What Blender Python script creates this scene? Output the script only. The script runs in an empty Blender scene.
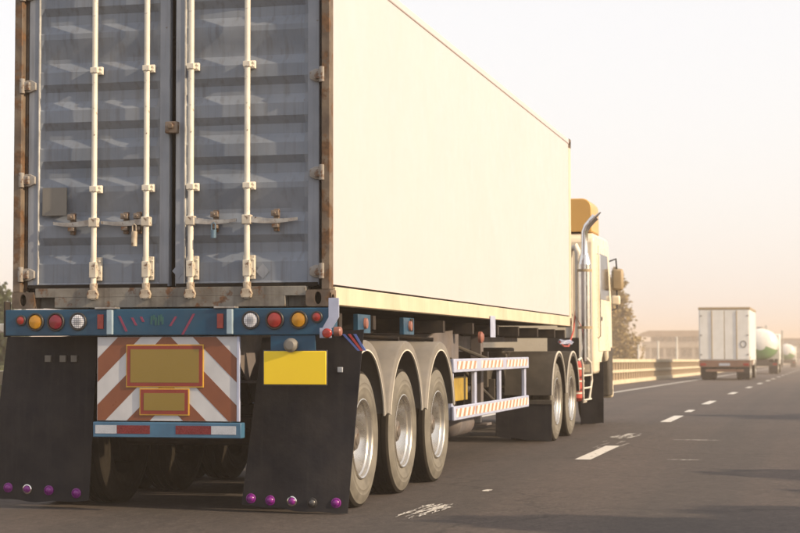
import bpy, bmesh, math, random
from mathutils import Vector, Matrix
random.seed(7)
S = bpy.context.scene
COL = S.collection
R = math.radians

# ------------------------------------------------------------------ camera, sky, sun, exposure
cam_d = bpy.data.cameras.new('camera'); cam = bpy.data.objects.new('camera', cam_d); COL.objects.link(cam)
S.camera = cam
cam_d.sensor_width = 36.0
cam_d.lens = 36.0 * 1757.91 / 800.0
cam_d.clip_start = 0.1; cam_d.clip_end = 9000
YAW, PITCH, ROLL = 0.2372, 0.0475, -0.0017
F = Vector((-math.sin(YAW) * math.cos(PITCH), math.cos(YAW) * math.cos(PITCH), math.sin(PITCH)))
Rv = Vector((math.cos(YAW), math.sin(YAW), 0)); Uv = Rv.cross(F)
R2 = Rv * math.cos(ROLL) + Uv * math.sin(ROLL); U2 = -Rv * math.sin(ROLL) + Uv * math.cos(ROLL)
M = Matrix((R2, U2, -F)).transposed().to_4x4(); M.translation = Vector((4.6146, -11.9377, 1.1691))
cam.matrix_world = M
cam_d.dof.use_dof = True; cam_d.dof.focus_distance = 14.5; cam_d.dof.aperture_fstop = 4.0

SUN_EL, SUN_AZ = R(25.0), R(10.0)          # sun stands to the right of the lorry, a little behind it
sun_dir = Vector((math.cos(SUN_EL) * math.cos(SUN_AZ), -math.cos(SUN_EL) * math.sin(SUN_AZ), math.sin(SUN_EL)))
w = bpy.data.worlds.new('World'); S.world = w; w.use_nodes = True
nt = w.node_tree; bg = nt.nodes['Background']
sky = nt.nodes.new('ShaderNodeTexSky'); sky.sky_type = 'NISHITA'; sky.sun_disc = False
sky.sun_elevation = SUN_EL; sky.sun_rotation = math.atan2(sun_dir.x, sun_dir.y)
sky.air_density = 1.0; sky.dust_density = 3.0; sky.ozone_density = 1.0
# thin bright high haze evenly over the whole blue sky
veil = nt.nodes.new('ShaderNodeMix'); veil.data_type = 'RGBA'; veil.inputs[0].default_value = 0.62
nt.links.new(sky.outputs[0], veil.inputs[6]); veil.inputs[7].default_value = (9.9, 9.55, 9.4, 1)
nt.links.new(veil.outputs[2], bg.inputs[0]); bg.inputs[1].default_value = 0.10
sl = bpy.data.lights.new('sun', 'SUN'); sl.energy = 4.5; sl.angle = R(0.6); sl.color = (1.0, 0.77, 0.50)
so = bpy.data.objects.new('sun', sl); COL.objects.link(so)
so.rotation_euler = sun_dir.to_track_quat('Z', 'Y').to_euler(); so.location = (30, -5, 20)
S.view_settings.view_transform = 'Standard'; S.view_settings.look = 'None'
S.view_settings.gamma = 1.0; S.view_settings.use_curve_mapping = False
S.view_settings.exposure = 0.50
S.render.engine = 'CYCLES'

# ------------------------------------------------------------------ materials
MATS = {}
def node(nt, t, **kw):
    n = nt.nodes.new(t)
    for k, v in kw.items():
        if k in n.inputs: n.inputs[k].default_value = v
        else: setattr(n, k, v)
    return n
def c4(c): return (c[0], c[1], c[2], 1.0)
def mixc(nt, fac, a, b):
    m = nt.nodes.new('ShaderNodeMix'); m.data_type = 'RGBA'
    for i, v in ((0, fac), (6, a), (7, b)):
        if hasattr(v, 'links'): nt.links.new(v, m.inputs[i])
        elif isinstance(v, (tuple, list)): m.inputs[i].default_value = c4(v)
        else: m.inputs[i].default_value = v
    return m.outputs[2]
def ramp(nt, src, lo, hi):
    m = node(nt, 'ShaderNodeMapRange'); m.inputs[1].default_value = lo; m.inputs[2].default_value = hi; m.clamp = True
    nt.links.new(src, m.inputs[0]); return m.outputs[0]
def mulv(nt, a, b):
    m = node(nt, 'ShaderNodeMath', operation='MULTIPLY')
    for i, v in ((0, a), (1, b)):
        if hasattr(v, 'links'): nt.links.new(v, m.inputs[i])
        else: m.inputs[i].default_value = v
    return m.outputs[0]
def noise(nt, scale, detail=4, stretch=None, seed=0.0, coord='Object', rough=0.55):
    tc = node(nt, 'ShaderNodeTexCoord'); src = tc.outputs[coord]
    mp = node(nt, 'ShaderNodeMapping'); mp.inputs['Location'].default_value = (seed, seed * 1.7, seed * 0.6)
    mp.inputs['Scale'].default_value = stretch or (1, 1, 1)
    nt.links.new(src, mp.inputs[0])
    n = node(nt, 'ShaderNodeTexNoise'); n.inputs['Scale'].default_value = scale; n.inputs['Detail'].default_value = detail
    n.inputs['Roughness'].default_value = rough
    nt.links.new(mp.outputs[0], n.inputs['Vector']); return n.outputs[0]
def new_mat(name):
    m = bpy.data.materials.new(name); m.use_nodes = True
    MATS[name] = m
    return m, m.node_tree, m.node_tree.nodes['Principled BSDF']
def bump(nt, b, src, strength=0.2, dist=0.01):
    n = node(nt, 'ShaderNodeBump'); n.inputs['Strength'].default_value = strength; n.inputs['Distance'].default_value = dist
    nt.links.new(src, n.inputs['Height']); nt.links.new(n.outputs[0], b.inputs['Normal'])
def paint(name, c, c2=None, rough=0.5, metal=0.0, scale=3.0, rust=None, rust_lo=0.62, rust_scale=7.0, streak=0.0,
          streak_c=(0.05, 0.04, 0.035), dust=None, dust_amt=0.0, bmp=0.0, spec=0.5, coord='Object', emit=None):
    m, nt, b = new_mat(name)
    col = mixc(nt, ramp(nt, noise(nt, scale, 5, coord=coord), 0.35, 0.68), c, c2 or tuple(x * 0.8 for x in c))
    if streak:
        s = ramp(nt, noise(nt, 1.0, 5, (22, 22, 1.1), 3.3, coord), 0.5, 0.74)
        col = mixc(nt, mulv(nt, s, streak), col, streak_c)
    if dust:
        d = ramp(nt, noise(nt, scale * 1.7, 6, None, 8.1, coord), 0.3, 0.7)
        col = mixc(nt, mulv(nt, d, dust_amt), col, dust)
    rfac = None
    if rust:
        n1 = noise(nt, rust_scale, 8, None, 5.2, coord, 0.68)
        rfac = ramp(nt, n1, rust_lo, rust_lo + 0.06)
        rc = mixc(nt, ramp(nt, noise(nt, rust_scale * 5, 3, None, 1.0, coord), 0.3, 0.7), rust, tuple(x * 0.4 for x in rust))
        col = mixc(nt, rfac, col, rc)
    nt.links.new(col, b.inputs['Base Color'])
    rr = node(nt, 'ShaderNodeMapRange'); rr.inputs[1].default_value = 0.3; rr.inputs[2].default_value = 0.7
    rr.inputs[3].default_value = max(0.04, rough - 0.08); rr.inputs[4].default_value = min(1, rough + 0.12)
    nt.links.new(noise(nt, scale * 4, 4, None, 2.2, coord), rr.inputs[0]); nt.links.new(rr.outputs[0], b.inputs['Roughness'])
    b.inputs['Metallic'].default_value = metal; b.inputs['Specular IOR Level'].default_value = spec
    if bmp: bump(nt, b, noise(nt, scale * 2.0, 5, None, 4.4, coord), bmp, 0.02)
    if emit: b.inputs['Emission Color'].default_value = c4(emit); b.inputs['Emission Strength'].default_value = 1
    return m
RUST = (0.16, 0.075, 0.035)
paint('door_paint', (0.19, 0.225, 0.285), (0.12, 0.148, 0.195), 0.45, scale=1.6, rust=RUST, rust_lo=0.69, rust_scale=9, streak=0.5, bmp=0.25,
      dust=(0.25, 0.26, 0.28), dust_amt=0.4, spec=0.3)
paint('door_frame_paint', (0.24, 0.265, 0.315), (0.16, 0.185, 0.23), 0.5, scale=2.2, rust=RUST, rust_lo=0.66, rust_scale=6, streak=0.4)
paint('rusty_post', (0.17, 0.13, 0.095), (0.065, 0.045, 0.035), 0.7, scale=5, rust=(0.15, 0.075, 0.032), rust_lo=0.5, rust_scale=5, streak=0.5, bmp=0.3)
paint('rusty_sill', (0.21, 0.20, 0.18), (0.11, 0.095, 0.08), 0.7, scale=5, rust=RUST, rust_lo=0.56, rust_scale=8, streak=0.6, bmp=0.3)
paint('bar_paint', (0.72, 0.68, 0.60), (0.58, 0.53, 0.45), 0.4, scale=6, rust=RUST, rust_lo=0.62, rust_scale=14)
paint('bar_worn', (0.62, 0.58, 0.50), (0.44, 0.39, 0.32), 0.45, scale=9, rust=RUST, rust_lo=0.56, rust_scale=16)
paint('bar_dirty', (0.50, 0.44, 0.35), (0.30, 0.24, 0.18), 0.5, scale=14, rust=RUST, rust_lo=0.52, rust_scale=22)
paint('hinge_paint', (0.30, 0.29, 0.28), (0.20, 0.17, 0.14), 0.55, scale=8, rust=RUST, rust_lo=0.55, rust_scale=14)
paint('gasket', (0.58, 0.57, 0.54), (0.30, 0.29, 0.28), 0.6, scale=9)
paint('steel', (0.45, 0.44, 0.42), (0.25, 0.22, 0.20), 0.42, 0.7, scale=12, rust=RUST, rust_lo=0.6, rust_scale=25)
paint('old_steel', (0.22, 0.18, 0.15), (0.12, 0.085, 0.06), 0.6, 0.3, scale=12, rust=RUST, rust_lo=0.52, rust_scale=20)
paint('grey_plate', (0.17, 0.16, 0.145), (0.155, 0.147, 0.135), 0.6, scale=3)
paint('padlock_blue', (0.12, 0.20, 0.28), None, 0.35, 0.3, scale=8)
paint('cream_wall', (0.545, 0.485, 0.505), (0.53, 0.47, 0.485), 0.42, scale=0.8, streak=0.05, streak_c=(0.42, 0.36, 0.30))
paint('cream_rail', (0.64, 0.55, 0.41), (0.52, 0.44, 0.32), 0.5, scale=2, rust=RUST, rust_lo=0.70, rust_scale=8, streak=0.12)
paint('under_dark', (0.014, 0.012, 0.011), (0.024, 0.02, 0.017), 0.8, scale=4, spec=0.12)
paint('bumper_blue', (0.010, 0.075, 0.150), (0.007, 0.050, 0.105), 0.38, scale=4, rust=(0.10, 0.06, 0.04), rust_lo=0.70, rust_scale=9, dust=(0.05, 0.07, 0.09), dust_amt=0.25, spec=0.3)
paint('bar_blue', (0.05, 0.15, 0.26), (0.035, 0.105, 0.19), 0.4, scale=6, rust=RUST, rust_lo=0.70, rust_scale=15)
paint('chassis', (0.022, 0.023, 0.03), (0.016, 0.015, 0.016), 0.7, scale=4, rust=(0.09, 0.045, 0.022), rust_lo=0.62, rust_scale=6, dust=(0.075, 0.055, 0.038), dust_amt=0.6, spec=0.12)
paint('white_board', (0.52, 0.53, 0.56), (0.44, 0.45, 0.48), 0.4, scale=5, rust=(0.25, 0.2, 0.16), rust_lo=0.74, rust_scale=20)
paint('brown_stripe', (0.20, 0.066, 0.03), (0.17, 0.054, 0.026), 0.35, scale=6)
paint('board_border', (0.23, 0.03, 0.02), (0.19, 0.026, 0.018), 0.35, scale=8)
paint('board_edge', (0.62, 0.36, 0.04), None, 0.4, scale=8)
paint('board_yellow', (0.225, 0.155, 0.028), (0.21, 0.145, 0.026), 0.4, scale=2)
paint('plate_yellow', (0.80, 0.58, 0.012), (0.76, 0.54, 0.012), 0.4, scale=2)
paint('refl_red', (0.17, 0.014, 0.02), (0.12, 0.01, 0.016), 0.25, scale=25)
paint('refl_white', (0.44, 0.47, 0.53), (0.36, 0.39, 0.45), 0.25, scale=25)
paint('lens_red', (0.32, 0.03, 0.022), (0.22, 0.018, 0.016), 0.12, scale=30)
paint('lens_darkred', (0.22, 0.012, 0.03), (0.15, 0.01, 0.02), 0.12, scale=30)
paint('lens_amber', (0.52, 0.25, 0.012), (0.36, 0.16, 0.01), 0.12, scale=30)
paint('lens_purple', (0.22, 0.010, 0.24), (0.15, 0.008, 0.17), 0.28, scale=20)
paint('lens_old', (0.30, 0.12, 0.09), (0.22, 0.09, 0.07), 0.35, scale=20)
paint('lens_grey', (0.06, 0.06, 0.065), None, 0.3, scale=20)
paint('lamp_rim', (0.02, 0.02, 0.022), None, 0.5, scale=10)
paint('slash_red', (0.22, 0.03, 0.08), None, 0.4, scale=10)
paint('mark_green', (0.02, 0.10, 0.09), None, 0.4, scale=10)
paint('lavender', (0.40, 0.44, 0.60), (0.32, 0.35, 0.48), 0.42, scale=6, rust=(0.25, 0.2, 0.18), rust_lo=0.72, rust_scale=12)
paint('bracket_pale', (0.30, 0.40, 0.48), (0.22, 0.30, 0.37), 0.4, scale=8, rust=RUST, rust_lo=0.68, rust_scale=15)
paint('sticker_blue', (0.10, 0.16, 0.48), None, 0.4, scale=10)
paint('sticker_red', (0.45, 0.06, 0.06), None, 0.4, scale=10)
paint('flap', (0.010, 0.012, 0.019), (0.006, 0.008, 0.014), 0.6, scale=2.0, dust=(0.050, 0.044, 0.042), dust_amt=0.5, streak=0.22, streak_c=(0.055, 0.05, 0.048), bmp=0.35, spec=0.12)
paint('tyre_side', (0.155, 0.145, 0.13), (0.09, 0.084, 0.075), 0.85, scale=4, dust=(0.21, 0.195, 0.165), dust_amt=0.6, spec=0.2)
paint('tyre_tread', (0.014, 0.0125, 0.011), (0.024, 0.02, 0.016), 0.9, scale=6, spec=0.12)
paint('rim_steel', (0.70, 0.68, 0.64), (0.58, 0.55, 0.51), 0.26, 0.9, scale=2.0, dust=(0.42, 0.37, 0.30), dust_amt=0.25)
paint('hub_steel', (0.20, 0.18, 0.16), (0.12, 0.10, 0.085), 0.5, 0.5, scale=9, rust=RUST, rust_lo=0.58, rust_scale=15)
paint('fender_grey', (0.20, 0.188, 0.18), (0.12, 0.112, 0.105), 0.6, scale=3.0, dust=(0.25, 0.22, 0.18), dust_amt=0.5, streak=0.3, streak_c=(0.14, 0.12, 0.10))
paint('fender_lip', (0.66, 0.62, 0.55), None, 0.45, scale=8)
paint('box_yellow', (0.40, 0.27, 0.03), (0.26, 0.17, 0.025), 0.5, scale=5)
paint('beam_grey', (0.13, 0.12, 0.13), (0.08, 0.072, 0.075), 0.6, scale=3, rust=RUST, rust_lo=0.62, rust_scale=8, dust=(0.17, 0.13, 0.10), dust_amt=0.5)
paint('chrome', (0.80, 0.78, 0.74), (0.70, 0.68, 0.64), 0.14, 1.0, scale=3)
paint('cab_white', (0.76, 0.68, 0.54), (0.66, 0.57, 0.43), 0.28, scale=1.2)
paint('cab_orange_glow', (0.62, 0.36, 0.10), (0.56, 0.32, 0.09), 0.35, scale=1.2)  # roof fairing: warm glow and shade on its back are put into this orange
paint('cab_dark', (0.05, 0.045, 0.04), (0.08, 0.07, 0.06), 0.6, scale=4, spec=0.12)
paint('tank_red', (0.45, 0.06, 0.04), (0.36, 0.05, 0.035), 0.35, scale=5)
paint('white_paint', (0.75, 0.74, 0.72), (0.66, 0.65, 0.62), 0.4, scale=2, streak=0.1, streak_c=(0.4, 0.35, 0.3))
paint('glass', (0.02, 0.025, 0.03), None, 0.05, scale=2, spec=0.8)
paint('roof_tan', (0.36, 0.27, 0.16), None, 0.5, scale=3)
paint('tank_white', (0.74, 0.73, 0.70), (0.66, 0.65, 0.62), 0.28, scale=1.5)
paint('tank_green', (0.16, 0.30, 0.13), None, 0.35, scale=2)
paint('concrete_cream', (0.62, 0.54, 0.40), (0.50, 0.43, 0.31), 0.8, scale=2.5, streak=0.2, bmp=0.2)
paint('baluster_tan', (0.40, 0.30, 0.20), (0.33, 0.25, 0.17), 0.85, scale=3)
paint('brown_box', (0.20, 0.11, 0.075), (0.15, 0.085, 0.06), 0.6, scale=3)
paint('building_tan', (0.42, 0.36, 0.30), (0.38, 0.32, 0.27), 0.85, scale=0.5)
paint('building_roof', (0.28, 0.20, 0.15), None, 0.8, scale=0.5)
paint('building_grey', (0.26, 0.26, 0.28), None, 0.8, scale=0.3)
paint('post_white', (0.72, 0.70, 0.66), None, 0.5, scale=2)
paint('bark', (0.10, 0.075, 0.05), (0.06, 0.045, 0.03), 0.9, scale=8, bmp=0.5)
paint('kerb_concrete', (0.34, 0.32, 0.29), (0.26, 0.245, 0.22), 0.9, scale=1.5, bmp=0.2)

def foliage(name, c1, c2):
    m, nt, b = new_mat(name)
    oi = node(nt, 'ShaderNodeNewGeometry')
    col = mixc(nt, oi.outputs['Random Per Island'], c1, c2)
    nt.links.new(col, b.inputs['Base Color']); b.inputs['Roughness'].default_value = 0.6
    tr = node(nt, 'ShaderNodeBsdfTranslucent'); nt.links.new(col, tr.inputs[0])
    mx = node(nt, 'ShaderNodeMixShader'); mx.inputs[0].default_value = 0.35
    out = nt.nodes['Material Output']
    nt.links.new(b.outputs[0], mx.inputs[1]); nt.links.new(tr.outputs[0], mx.inputs[2]); nt.links.new(mx.outputs[0], out.inputs[0])
foliage('leaf_olive', (0.11, 0.10, 0.035), (0.055, 0.065, 0.022))
foliage('leaf_gold', (0.36, 0.25, 0.09), (0.22, 0.16, 0.055))
foliage('leaf_green', (0.075, 0.095, 0.035), (0.035, 0.05, 0.02))

# white reflector lens with a fine grid of facets
m, nt, b = new_mat('lens_white')
tc = node(nt, 'ShaderNodeTexCoord'); vo = node(nt, 'ShaderNodeTexVoronoi', feature='F1'); vo.inputs['Scale'].default_value = 70; vo.inputs['Randomness'].default_value = 0.0
nt.links.new(tc.outputs['Object'], vo.inputs['Vector'])
nt.links.new(mixc(nt, ramp(nt, vo.outputs['Distance'], 0.3, 0.6), (0.85, 0.85, 0.88), (0.16, 0.17, 0.2)), b.inputs['Base Color'])
b.inputs['Roughness'].default_value = 0.15
# orange and white slanted sticker tape
m, nt, b = new_mat('tape')
tc = node(nt, 'ShaderNodeTexCoord'); sx = node(nt, 'ShaderNodeSeparateXYZ'); nt.links.new(tc.outputs['Object'], sx.inputs[0])
a1 = node(nt, 'ShaderNodeMath', operation='MULTIPLY_ADD'); nt.links.new(sx.outputs[2], a1.inputs[0]); a1.inputs[1].default_value = -0.9; nt.links.new(sx.outputs[1], a1.inputs[2])
a2 = node(nt, 'ShaderNodeMath', operation='MULTIPLY'); nt.links.new(a1.outputs[0], a2.inputs[0]); a2.inputs[1].default_value = 4.6
a3 = node(nt, 'ShaderNodeMath', operation='FRACT'); nt.links.new(a2.outputs[0], a3.inputs[0])
nt.links.new(mixc(nt, ramp(nt, a3.outputs[0], 0.48, 0.52), (0.74, 0.71, 0.66), (0.42, 0.23, 0.15)), b.inputs['Base Color'])
b.inputs['Roughness'].default_value = 0.4

def asphalt():
    m, nt, b = new_mat('asphalt')
    fine = noise(nt, 30, 8, None, 0.0, rough=0.85)
    big = noise(nt, 0.35, 5, None, 3.0)
    tracks = noise(nt, 1.0, 3, (1.1, 0.02, 1), 6.0)
    col = mixc(nt, ramp(nt, fine, 0.36, 0.66), (0.025, 0.021, 0.021), (0.120, 0.097, 0.088))
    col = mixc(nt, mulv(nt, ramp(nt, big, 0.4, 0.65), 0.45), col, (0.105, 0.082, 0.074))
    col = mixc(nt, mulv(nt, ramp(nt, tracks, 0.42, 0.62), 0.5), col, (0.040, 0.038, 0.039))
    speck = noise(nt, 11, 7, (1.0, 0.55, 1), 9.0, rough=0.8)
    col = mixc(nt, mulv(nt, ramp(nt, speck, 0.50, 0.66), 0.55), col, (0.030, 0.026, 0.026))
    col = mixc(nt, mulv(nt, ramp(nt, speck, 0.46, 0.30), 0.40), col, (0.15, 0.125, 0.112))
    v = node(nt, 'ShaderNodeTexVoronoi', feature='DISTANCE_TO_EDGE'); v.inputs['Scale'].default_value = 0.16
    tc = node(nt, 'ShaderNodeTexCoord'); dn = node(nt, 'ShaderNodeTexNoise'); dn.inputs['Scale'].default_value = 1.4; dn.inputs['Detail'].default_value = 5
    nt.links.new(tc.outputs['Object'], dn.inputs['Vector'])
    ad = node(nt, 'ShaderNodeVectorMath', operation='ADD'); nt.links.new(tc.outputs['Object'], ad.inputs[0]); nt.links.new(dn.outputs['Color'], ad.inputs[1])
    nt.links.new(ad.outputs[0], v.inputs['Vector'])
    cr = node(nt, 'ShaderNodeMapRange'); cr.inputs[1].default_value = 0.0; cr.inputs[2].default_value = 0.006; cr.inputs[3].default_value = 0.55; cr.inputs[4].default_value = 0.0
    nt.links.new(v.outputs['Distance'], cr.inputs[0])
    col = mixc(nt, cr.outputs[0], col, (0.018, 0.017, 0.017))
    nt.links.new(col, b.inputs['Base Color'])
    b.inputs['Roughness'].default_value = 0.82; b.inputs['Specular IOR Level'].default_value = 0.35
    bump(nt, b, fine, 0.8, 0.02)
asphalt()
def road_paint(name, lo, hi, st=(1.6, 0.5, 1)):
    m, nt, b = new_mat(name)
    wear = ramp(nt, noise(nt, 7, 8, st, 2.0, rough=0.7), lo, hi)
    col = mixc(nt, ramp(nt, noise(nt, 30, 4), 0.3, 0.7), (0.62, 0.60, 0.56), (0.46, 0.44, 0.41))
    nt.links.new(col, b.inputs['Base Color']); b.inputs['Roughness'].default_value = 0.75
    tr = node(nt, 'ShaderNodeBsdfTransparent'); mx = node(nt, 'ShaderNodeMixShader'); nt.links.new(wear, mx.inputs[0])
    nt.links.new(b.outputs[0], mx.inputs[1]); nt.links.new(tr.outputs[0], mx.inputs[2]); nt.links.new(mx.outputs[0], nt.nodes['Material Output'].inputs[0])
road_paint('road_paint', 0.60, 0.72)
road_paint('road_paint_worn', 0.50, 0.58)
road_paint('road_paint_faint', 0.32, 0.70)
m, nt, b = new_mat('ground_soil')
col = mixc(nt, ramp(nt, noise(nt, 0.25, 8), 0.35, 0.65), (0.13, 0.11, 0.06), (0.075, 0.085, 0.035))
col = mixc(nt, mulv(nt, ramp(nt, noise(nt, 9, 6), 0.4, 0.7), 0.5), col, (0.17, 0.14, 0.09))
nt.links.new(col, b.inputs['Base Color']); b.inputs['Roughness'].default_value = 0.95

# ------------------------------------------------------------------ helpers
ORI = {}
class G:
    def __init__(s): s.v = []; s.f = []
    def add(s, v, f):
        o = len(s.v); s.v += [tuple(p) for p in v]; s.f += [tuple(i + o for i in q) for q in f]; return s
    def box(s, x0, x1, y0, y1, z0, z1):
        v = [(x, y, z) for z in (z0, z1) for y in (y0, y1) for x in (x0, x1)]
        return s.add(v, [(0, 2, 3, 1), (4, 5, 7, 6), (0, 1, 5, 4), (2, 6, 7, 3), (0, 4, 6, 2), (1, 3, 7, 5)])
    def prism(s, poly, axis, a0, a1):
        def P(p, a):
            if axis == 'x': return (a, p[0], p[1])
            if axis == 'y': return (p[0], a, p[1])
            return (p[0], p[1], a)
        n = len(poly); v = [P(p, a0) for p in poly] + [P(p, a1) for p in poly]
        f = [tuple(range(n))[::-1], tuple(range(n, 2 * n))] + [(i, (i + 1) % n, n + (i + 1) % n, n + i) for i in range(n)]
        return s.add(v, f)
    def strip(s, A, B, closed=False):
        n = len(A); v = list(A) + list(B)
        return s.add(v, [(i, (i + 1) % n, n + (i + 1) % n, n + i) for i in range(n if closed else n - 1)])
    def tube(s, pts, r, n=10, caps=True):
        pts = [Vector(p) for p in pts]; rs = r if isinstance(r, (list, tuple)) else [r] * len(pts)
        rings = []; up = None
        for i, p in enumerate(pts):
            t = (pts[min(i + 1, len(pts) - 1)] - pts[max(i - 1, 0)]).normalized()
            if up is None: up = Vector((0, 0, 1)) if abs(t.z) < 0.9 else Vector((1, 0, 0))
            a = t.cross(up).normalized(); up = a.cross(t).normalized()
            rings.append([p + (a * math.cos(2 * math.pi * k / n) + up * math.sin(2 * math.pi * k / n)) * rs[i] for k in range(n)])
        v = [q for rg in rings for q in rg]; f = []
        for i in range(len(pts) - 1):
            for k in range(n): f.append((i * n + k, i * n + (k + 1) % n, (i + 1) * n + (k + 1) % n, (i + 1) * n + k))
        if caps: f += [tuple(range(n))[::-1], tuple(range((len(pts) - 1) * n, len(pts) * n))]
        return s.add(v, f)
    def lathe(s, prof, c, axis='x', n=40, closed=False):
        rings = []
        for a, r in prof:
            ring = []
            for k in range(n):
                t = 2 * math.pi * k / n; u, w_ = r * math.cos(t), r * math.sin(t)
                if axis == 'x': ring.append((c[0] + a, c[1] + u, c[2] + w_))
                elif axis == 'y': ring.append((c[0] + u, c[1] + a, c[2] + w_))
                else: ring.append((c[0] + u, c[1] + w_, c[2] + a))
            rings.append(ring)
        m_ = len(rings); v = [q for rg in rings for q in rg]; f = []
        for i in range(m_ if closed else m_ - 1):
            j = (i + 1) % m_
            for k in range(n): f.append((i * n + k, i * n + (k + 1) % n, j * n + (k + 1) % n, j * n + k))
        if not closed:
            if prof[0][1] > 1e-4: f.append(tuple(range(n))[::-1])
            if prof[-1][1] > 1e-4: f.append(tuple(range((m_ - 1) * n, m_ * n)))
        return s.add(v, f)
    def mesh(s, name, mat, smooth=True, center=True, sharp=38):
        bm = bmesh.new(); vs = [bm.verts.new(p) for p in s.v]
        for q in s.f:
            try: bm.faces.new([vs[i] for i in q])
            except ValueError: pass
        bmesh.ops.remove_doubles(bm, verts=bm.verts, dist=1e-5)
        bmesh.ops.recalc_face_normals(bm, faces=bm.faces)
        me = bpy.data.meshes.new(name); 
        c = Vector((0, 0, 0))
        if center:
            xs = [v.co for v in bm.verts]
            lo = Vector([min(p[i] for p in xs) for i in range(3)]); hi = Vector([max(p[i] for p in xs) for i in range(3)])
            c = (lo + hi) / 2
            for v in bm.verts: v.co -= c
        bm.to_mesh(me); bm.free()
        me.materials.append(MATS[mat])
        if smooth:
            me.polygons.foreach_set('use_smooth', [True] * len(me.polygons)); me.set_sharp_from_angle(angle=R(sharp))
        return me, c
def link(name, me, parent, pos, rz=0.0, bevel=0.0):
    o = bpy.data.objects.new(name, me); COL.objects.link(o)
    if parent:
        o.parent = parent; o.location = Vector(pos) - ORI[parent.name]
    else: o.location = pos
    ORI[o.name] = Vector(pos); o.rotation_euler = (0, 0, rz)
    if bevel:
        md = o.modifiers.new('bevel', 'BEVEL'); md.width = bevel; md.segments = 2; md.limit_method = 'ANGLE'; md.angle_limit = R(40)
    return o
def obj(name, g, mat, parent=None, bevel=0.0, smooth=True):
    me, c = g.mesh(name, mat, smooth); return link(name, me, parent, c, 0, bevel)
def bx(name, mat, parent, x0, x1, y0, y1, z0, z1, bevel=0.004):
    return obj(name, G().box(x0, x1, y0, y1, z0, z1), mat, parent, bevel)
def tag(o, label=None, cat=None, group=None, kind=None):
    if label: o['label'] = label
    if cat: o['category'] = cat
    if group: o['group'] = group
    if kind: o['kind'] = kind
    return o
def thing(name, label, cat, loc, group=None):
    o = bpy.data.objects.new(name, None); COL.objects.link(o); o.location = loc; o.empty_display_size = 0.3
    ORI[o.name] = Vector(loc); return tag(o, label, cat, group)
def lerp(a, b, t): return a + (b - a) * t

# ------------------------------------------------------------------ ground and road: level, then a slight descent
def zr(y):
    if y <= 20: return 0.0
    if y <= 40: return -0.006 * (y - 20) ** 2 / 40
    return -0.006 * (min(y, 420.0) - 30)
YS = [-160, -80, -40, -20, 0, 15, 20, 24, 28, 32, 36, 40, 60, 90, 130, 180, 240, 300, 360, 420, 600, 1000, 1500]
def sheet(name, mat, xs, dz, parent=None, ys=YS):
    g = G(); nx = len(xs)
    v = [(x, y, zr(y) + (dz(x) if callable(dz) else dz)) for y in ys for x in xs]
    f = [(j * nx + i, j * nx + i + 1, (j + 1) * nx + i + 1, (j + 1) * nx + i) for j in range(len(ys) - 1) for i in range(nx - 1)]
    return obj(name, g.add(v, f), mat, parent)
def gz(x):
    if x < -4.2: return -0.03 - 2.4 * min(1.0, (-4.2 - x) / 7.0)
    if x > 9.6: return 0.0
    return -0.03
tag(sheet('ground', 'ground_soil', [-1500, -500, -150, -60, -25, -11.2, -9, -7, -5.5, -4.2, 2, 9.6, 9.61, 14, 30, 100, 500, 1500], gz), kind='structure')
road = tag(sheet('road', 'asphalt', [-3.9, -1, 2, 5, 9.5], 0.0), kind='structure')
def mark(name, mat, x0, x1, y0, y1, dz=0.004, skew=0.0):
    n = max(1, int((y1 - y0) / 8)); ys = [lerp(y0, y1, i / n) for i in range(n + 1)]
    g = G(); g.strip([(x0 + skew * (y - y0), y, zr(y) + dz) for y in ys], [(x1 + skew * (y - y0), y, zr(y) + dz) for y in ys])
    return obj(name, g, mat, road)
mark('edge_line', 'road_paint', -1.35, -1.21, 8, 400)
mark('edge_line', 'road_paint', 8.9, 9.05, -60, 400)
ds = [-23.0, -13.1, 6.78, 16.74, 26.4, 36.7, 47.3, 57.4, 67.4, 75.9, 86, 96, 106, 117, 128, 138, 148, 158, 168]
for y in ds: mark('lane_dash', 'road_paint', 2.0, 2.17, y, y + 2.75)
mark('lane_dash', 'road_paint', 2.02, 2.15, 21.4, 22.6)
for y in (-18, -8, 2, 12, 22, 32, 42, 52): mark('lane_dash', 'road_paint', 5.5, 5.66, y - 1, y + 1.8)
def scuffs(mat, x0, x1, y0, y1, n, seed, lw=(0.012, 0.035), ll=(0.25, 0.8), sk=0.06):
    rng = random.Random(seed); g = G()
    for k in range(n):
        x = rng.uniform(x0, x1); y = rng.uniform(y0, y1); l = min(rng.uniform(*ll), y1 - y + 0.15); wd = rng.uniform(*lw); m_ = 7; L = []; Q = []
        for i in range(m_):
            t = i / (m_ - 1); c = x + sk * l * t + rng.gauss(0, 0.006); hw = wd * (math.sin(math.pi * (0.08 + 0.84 * t)) ** 0.5) * rng.uniform(0.45, 1.0)
            yy = y + l * t; L.append((c - hw, yy, zr(yy) + 0.004 + k * 0.00012)); Q.append((c + hw, yy, zr(yy) + 0.004 + k * 0.00012))
        g.strip(L, Q)
    return obj('worn_marking', g, mat, road)
scuffs('road_paint_worn', 1.66, 1.90, -0.05, 1.0, 44, 5, lw=(0.005, 0.013), ll=(0.15, 0.6), sk=0.02)
scuffs('road_paint_worn', 1.83, 1.89, 2.3, 2.45, 3, 6, ll=(0.15, 0.3))
scuffs('road_paint_faint', 1.80, 2.12, 11.2, 12.6, 18, 7)
scuffs('road_paint_faint', 1.75, 2.2, 8.0, 10.5, 10, 9, lw=(.006, .015))
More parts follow.
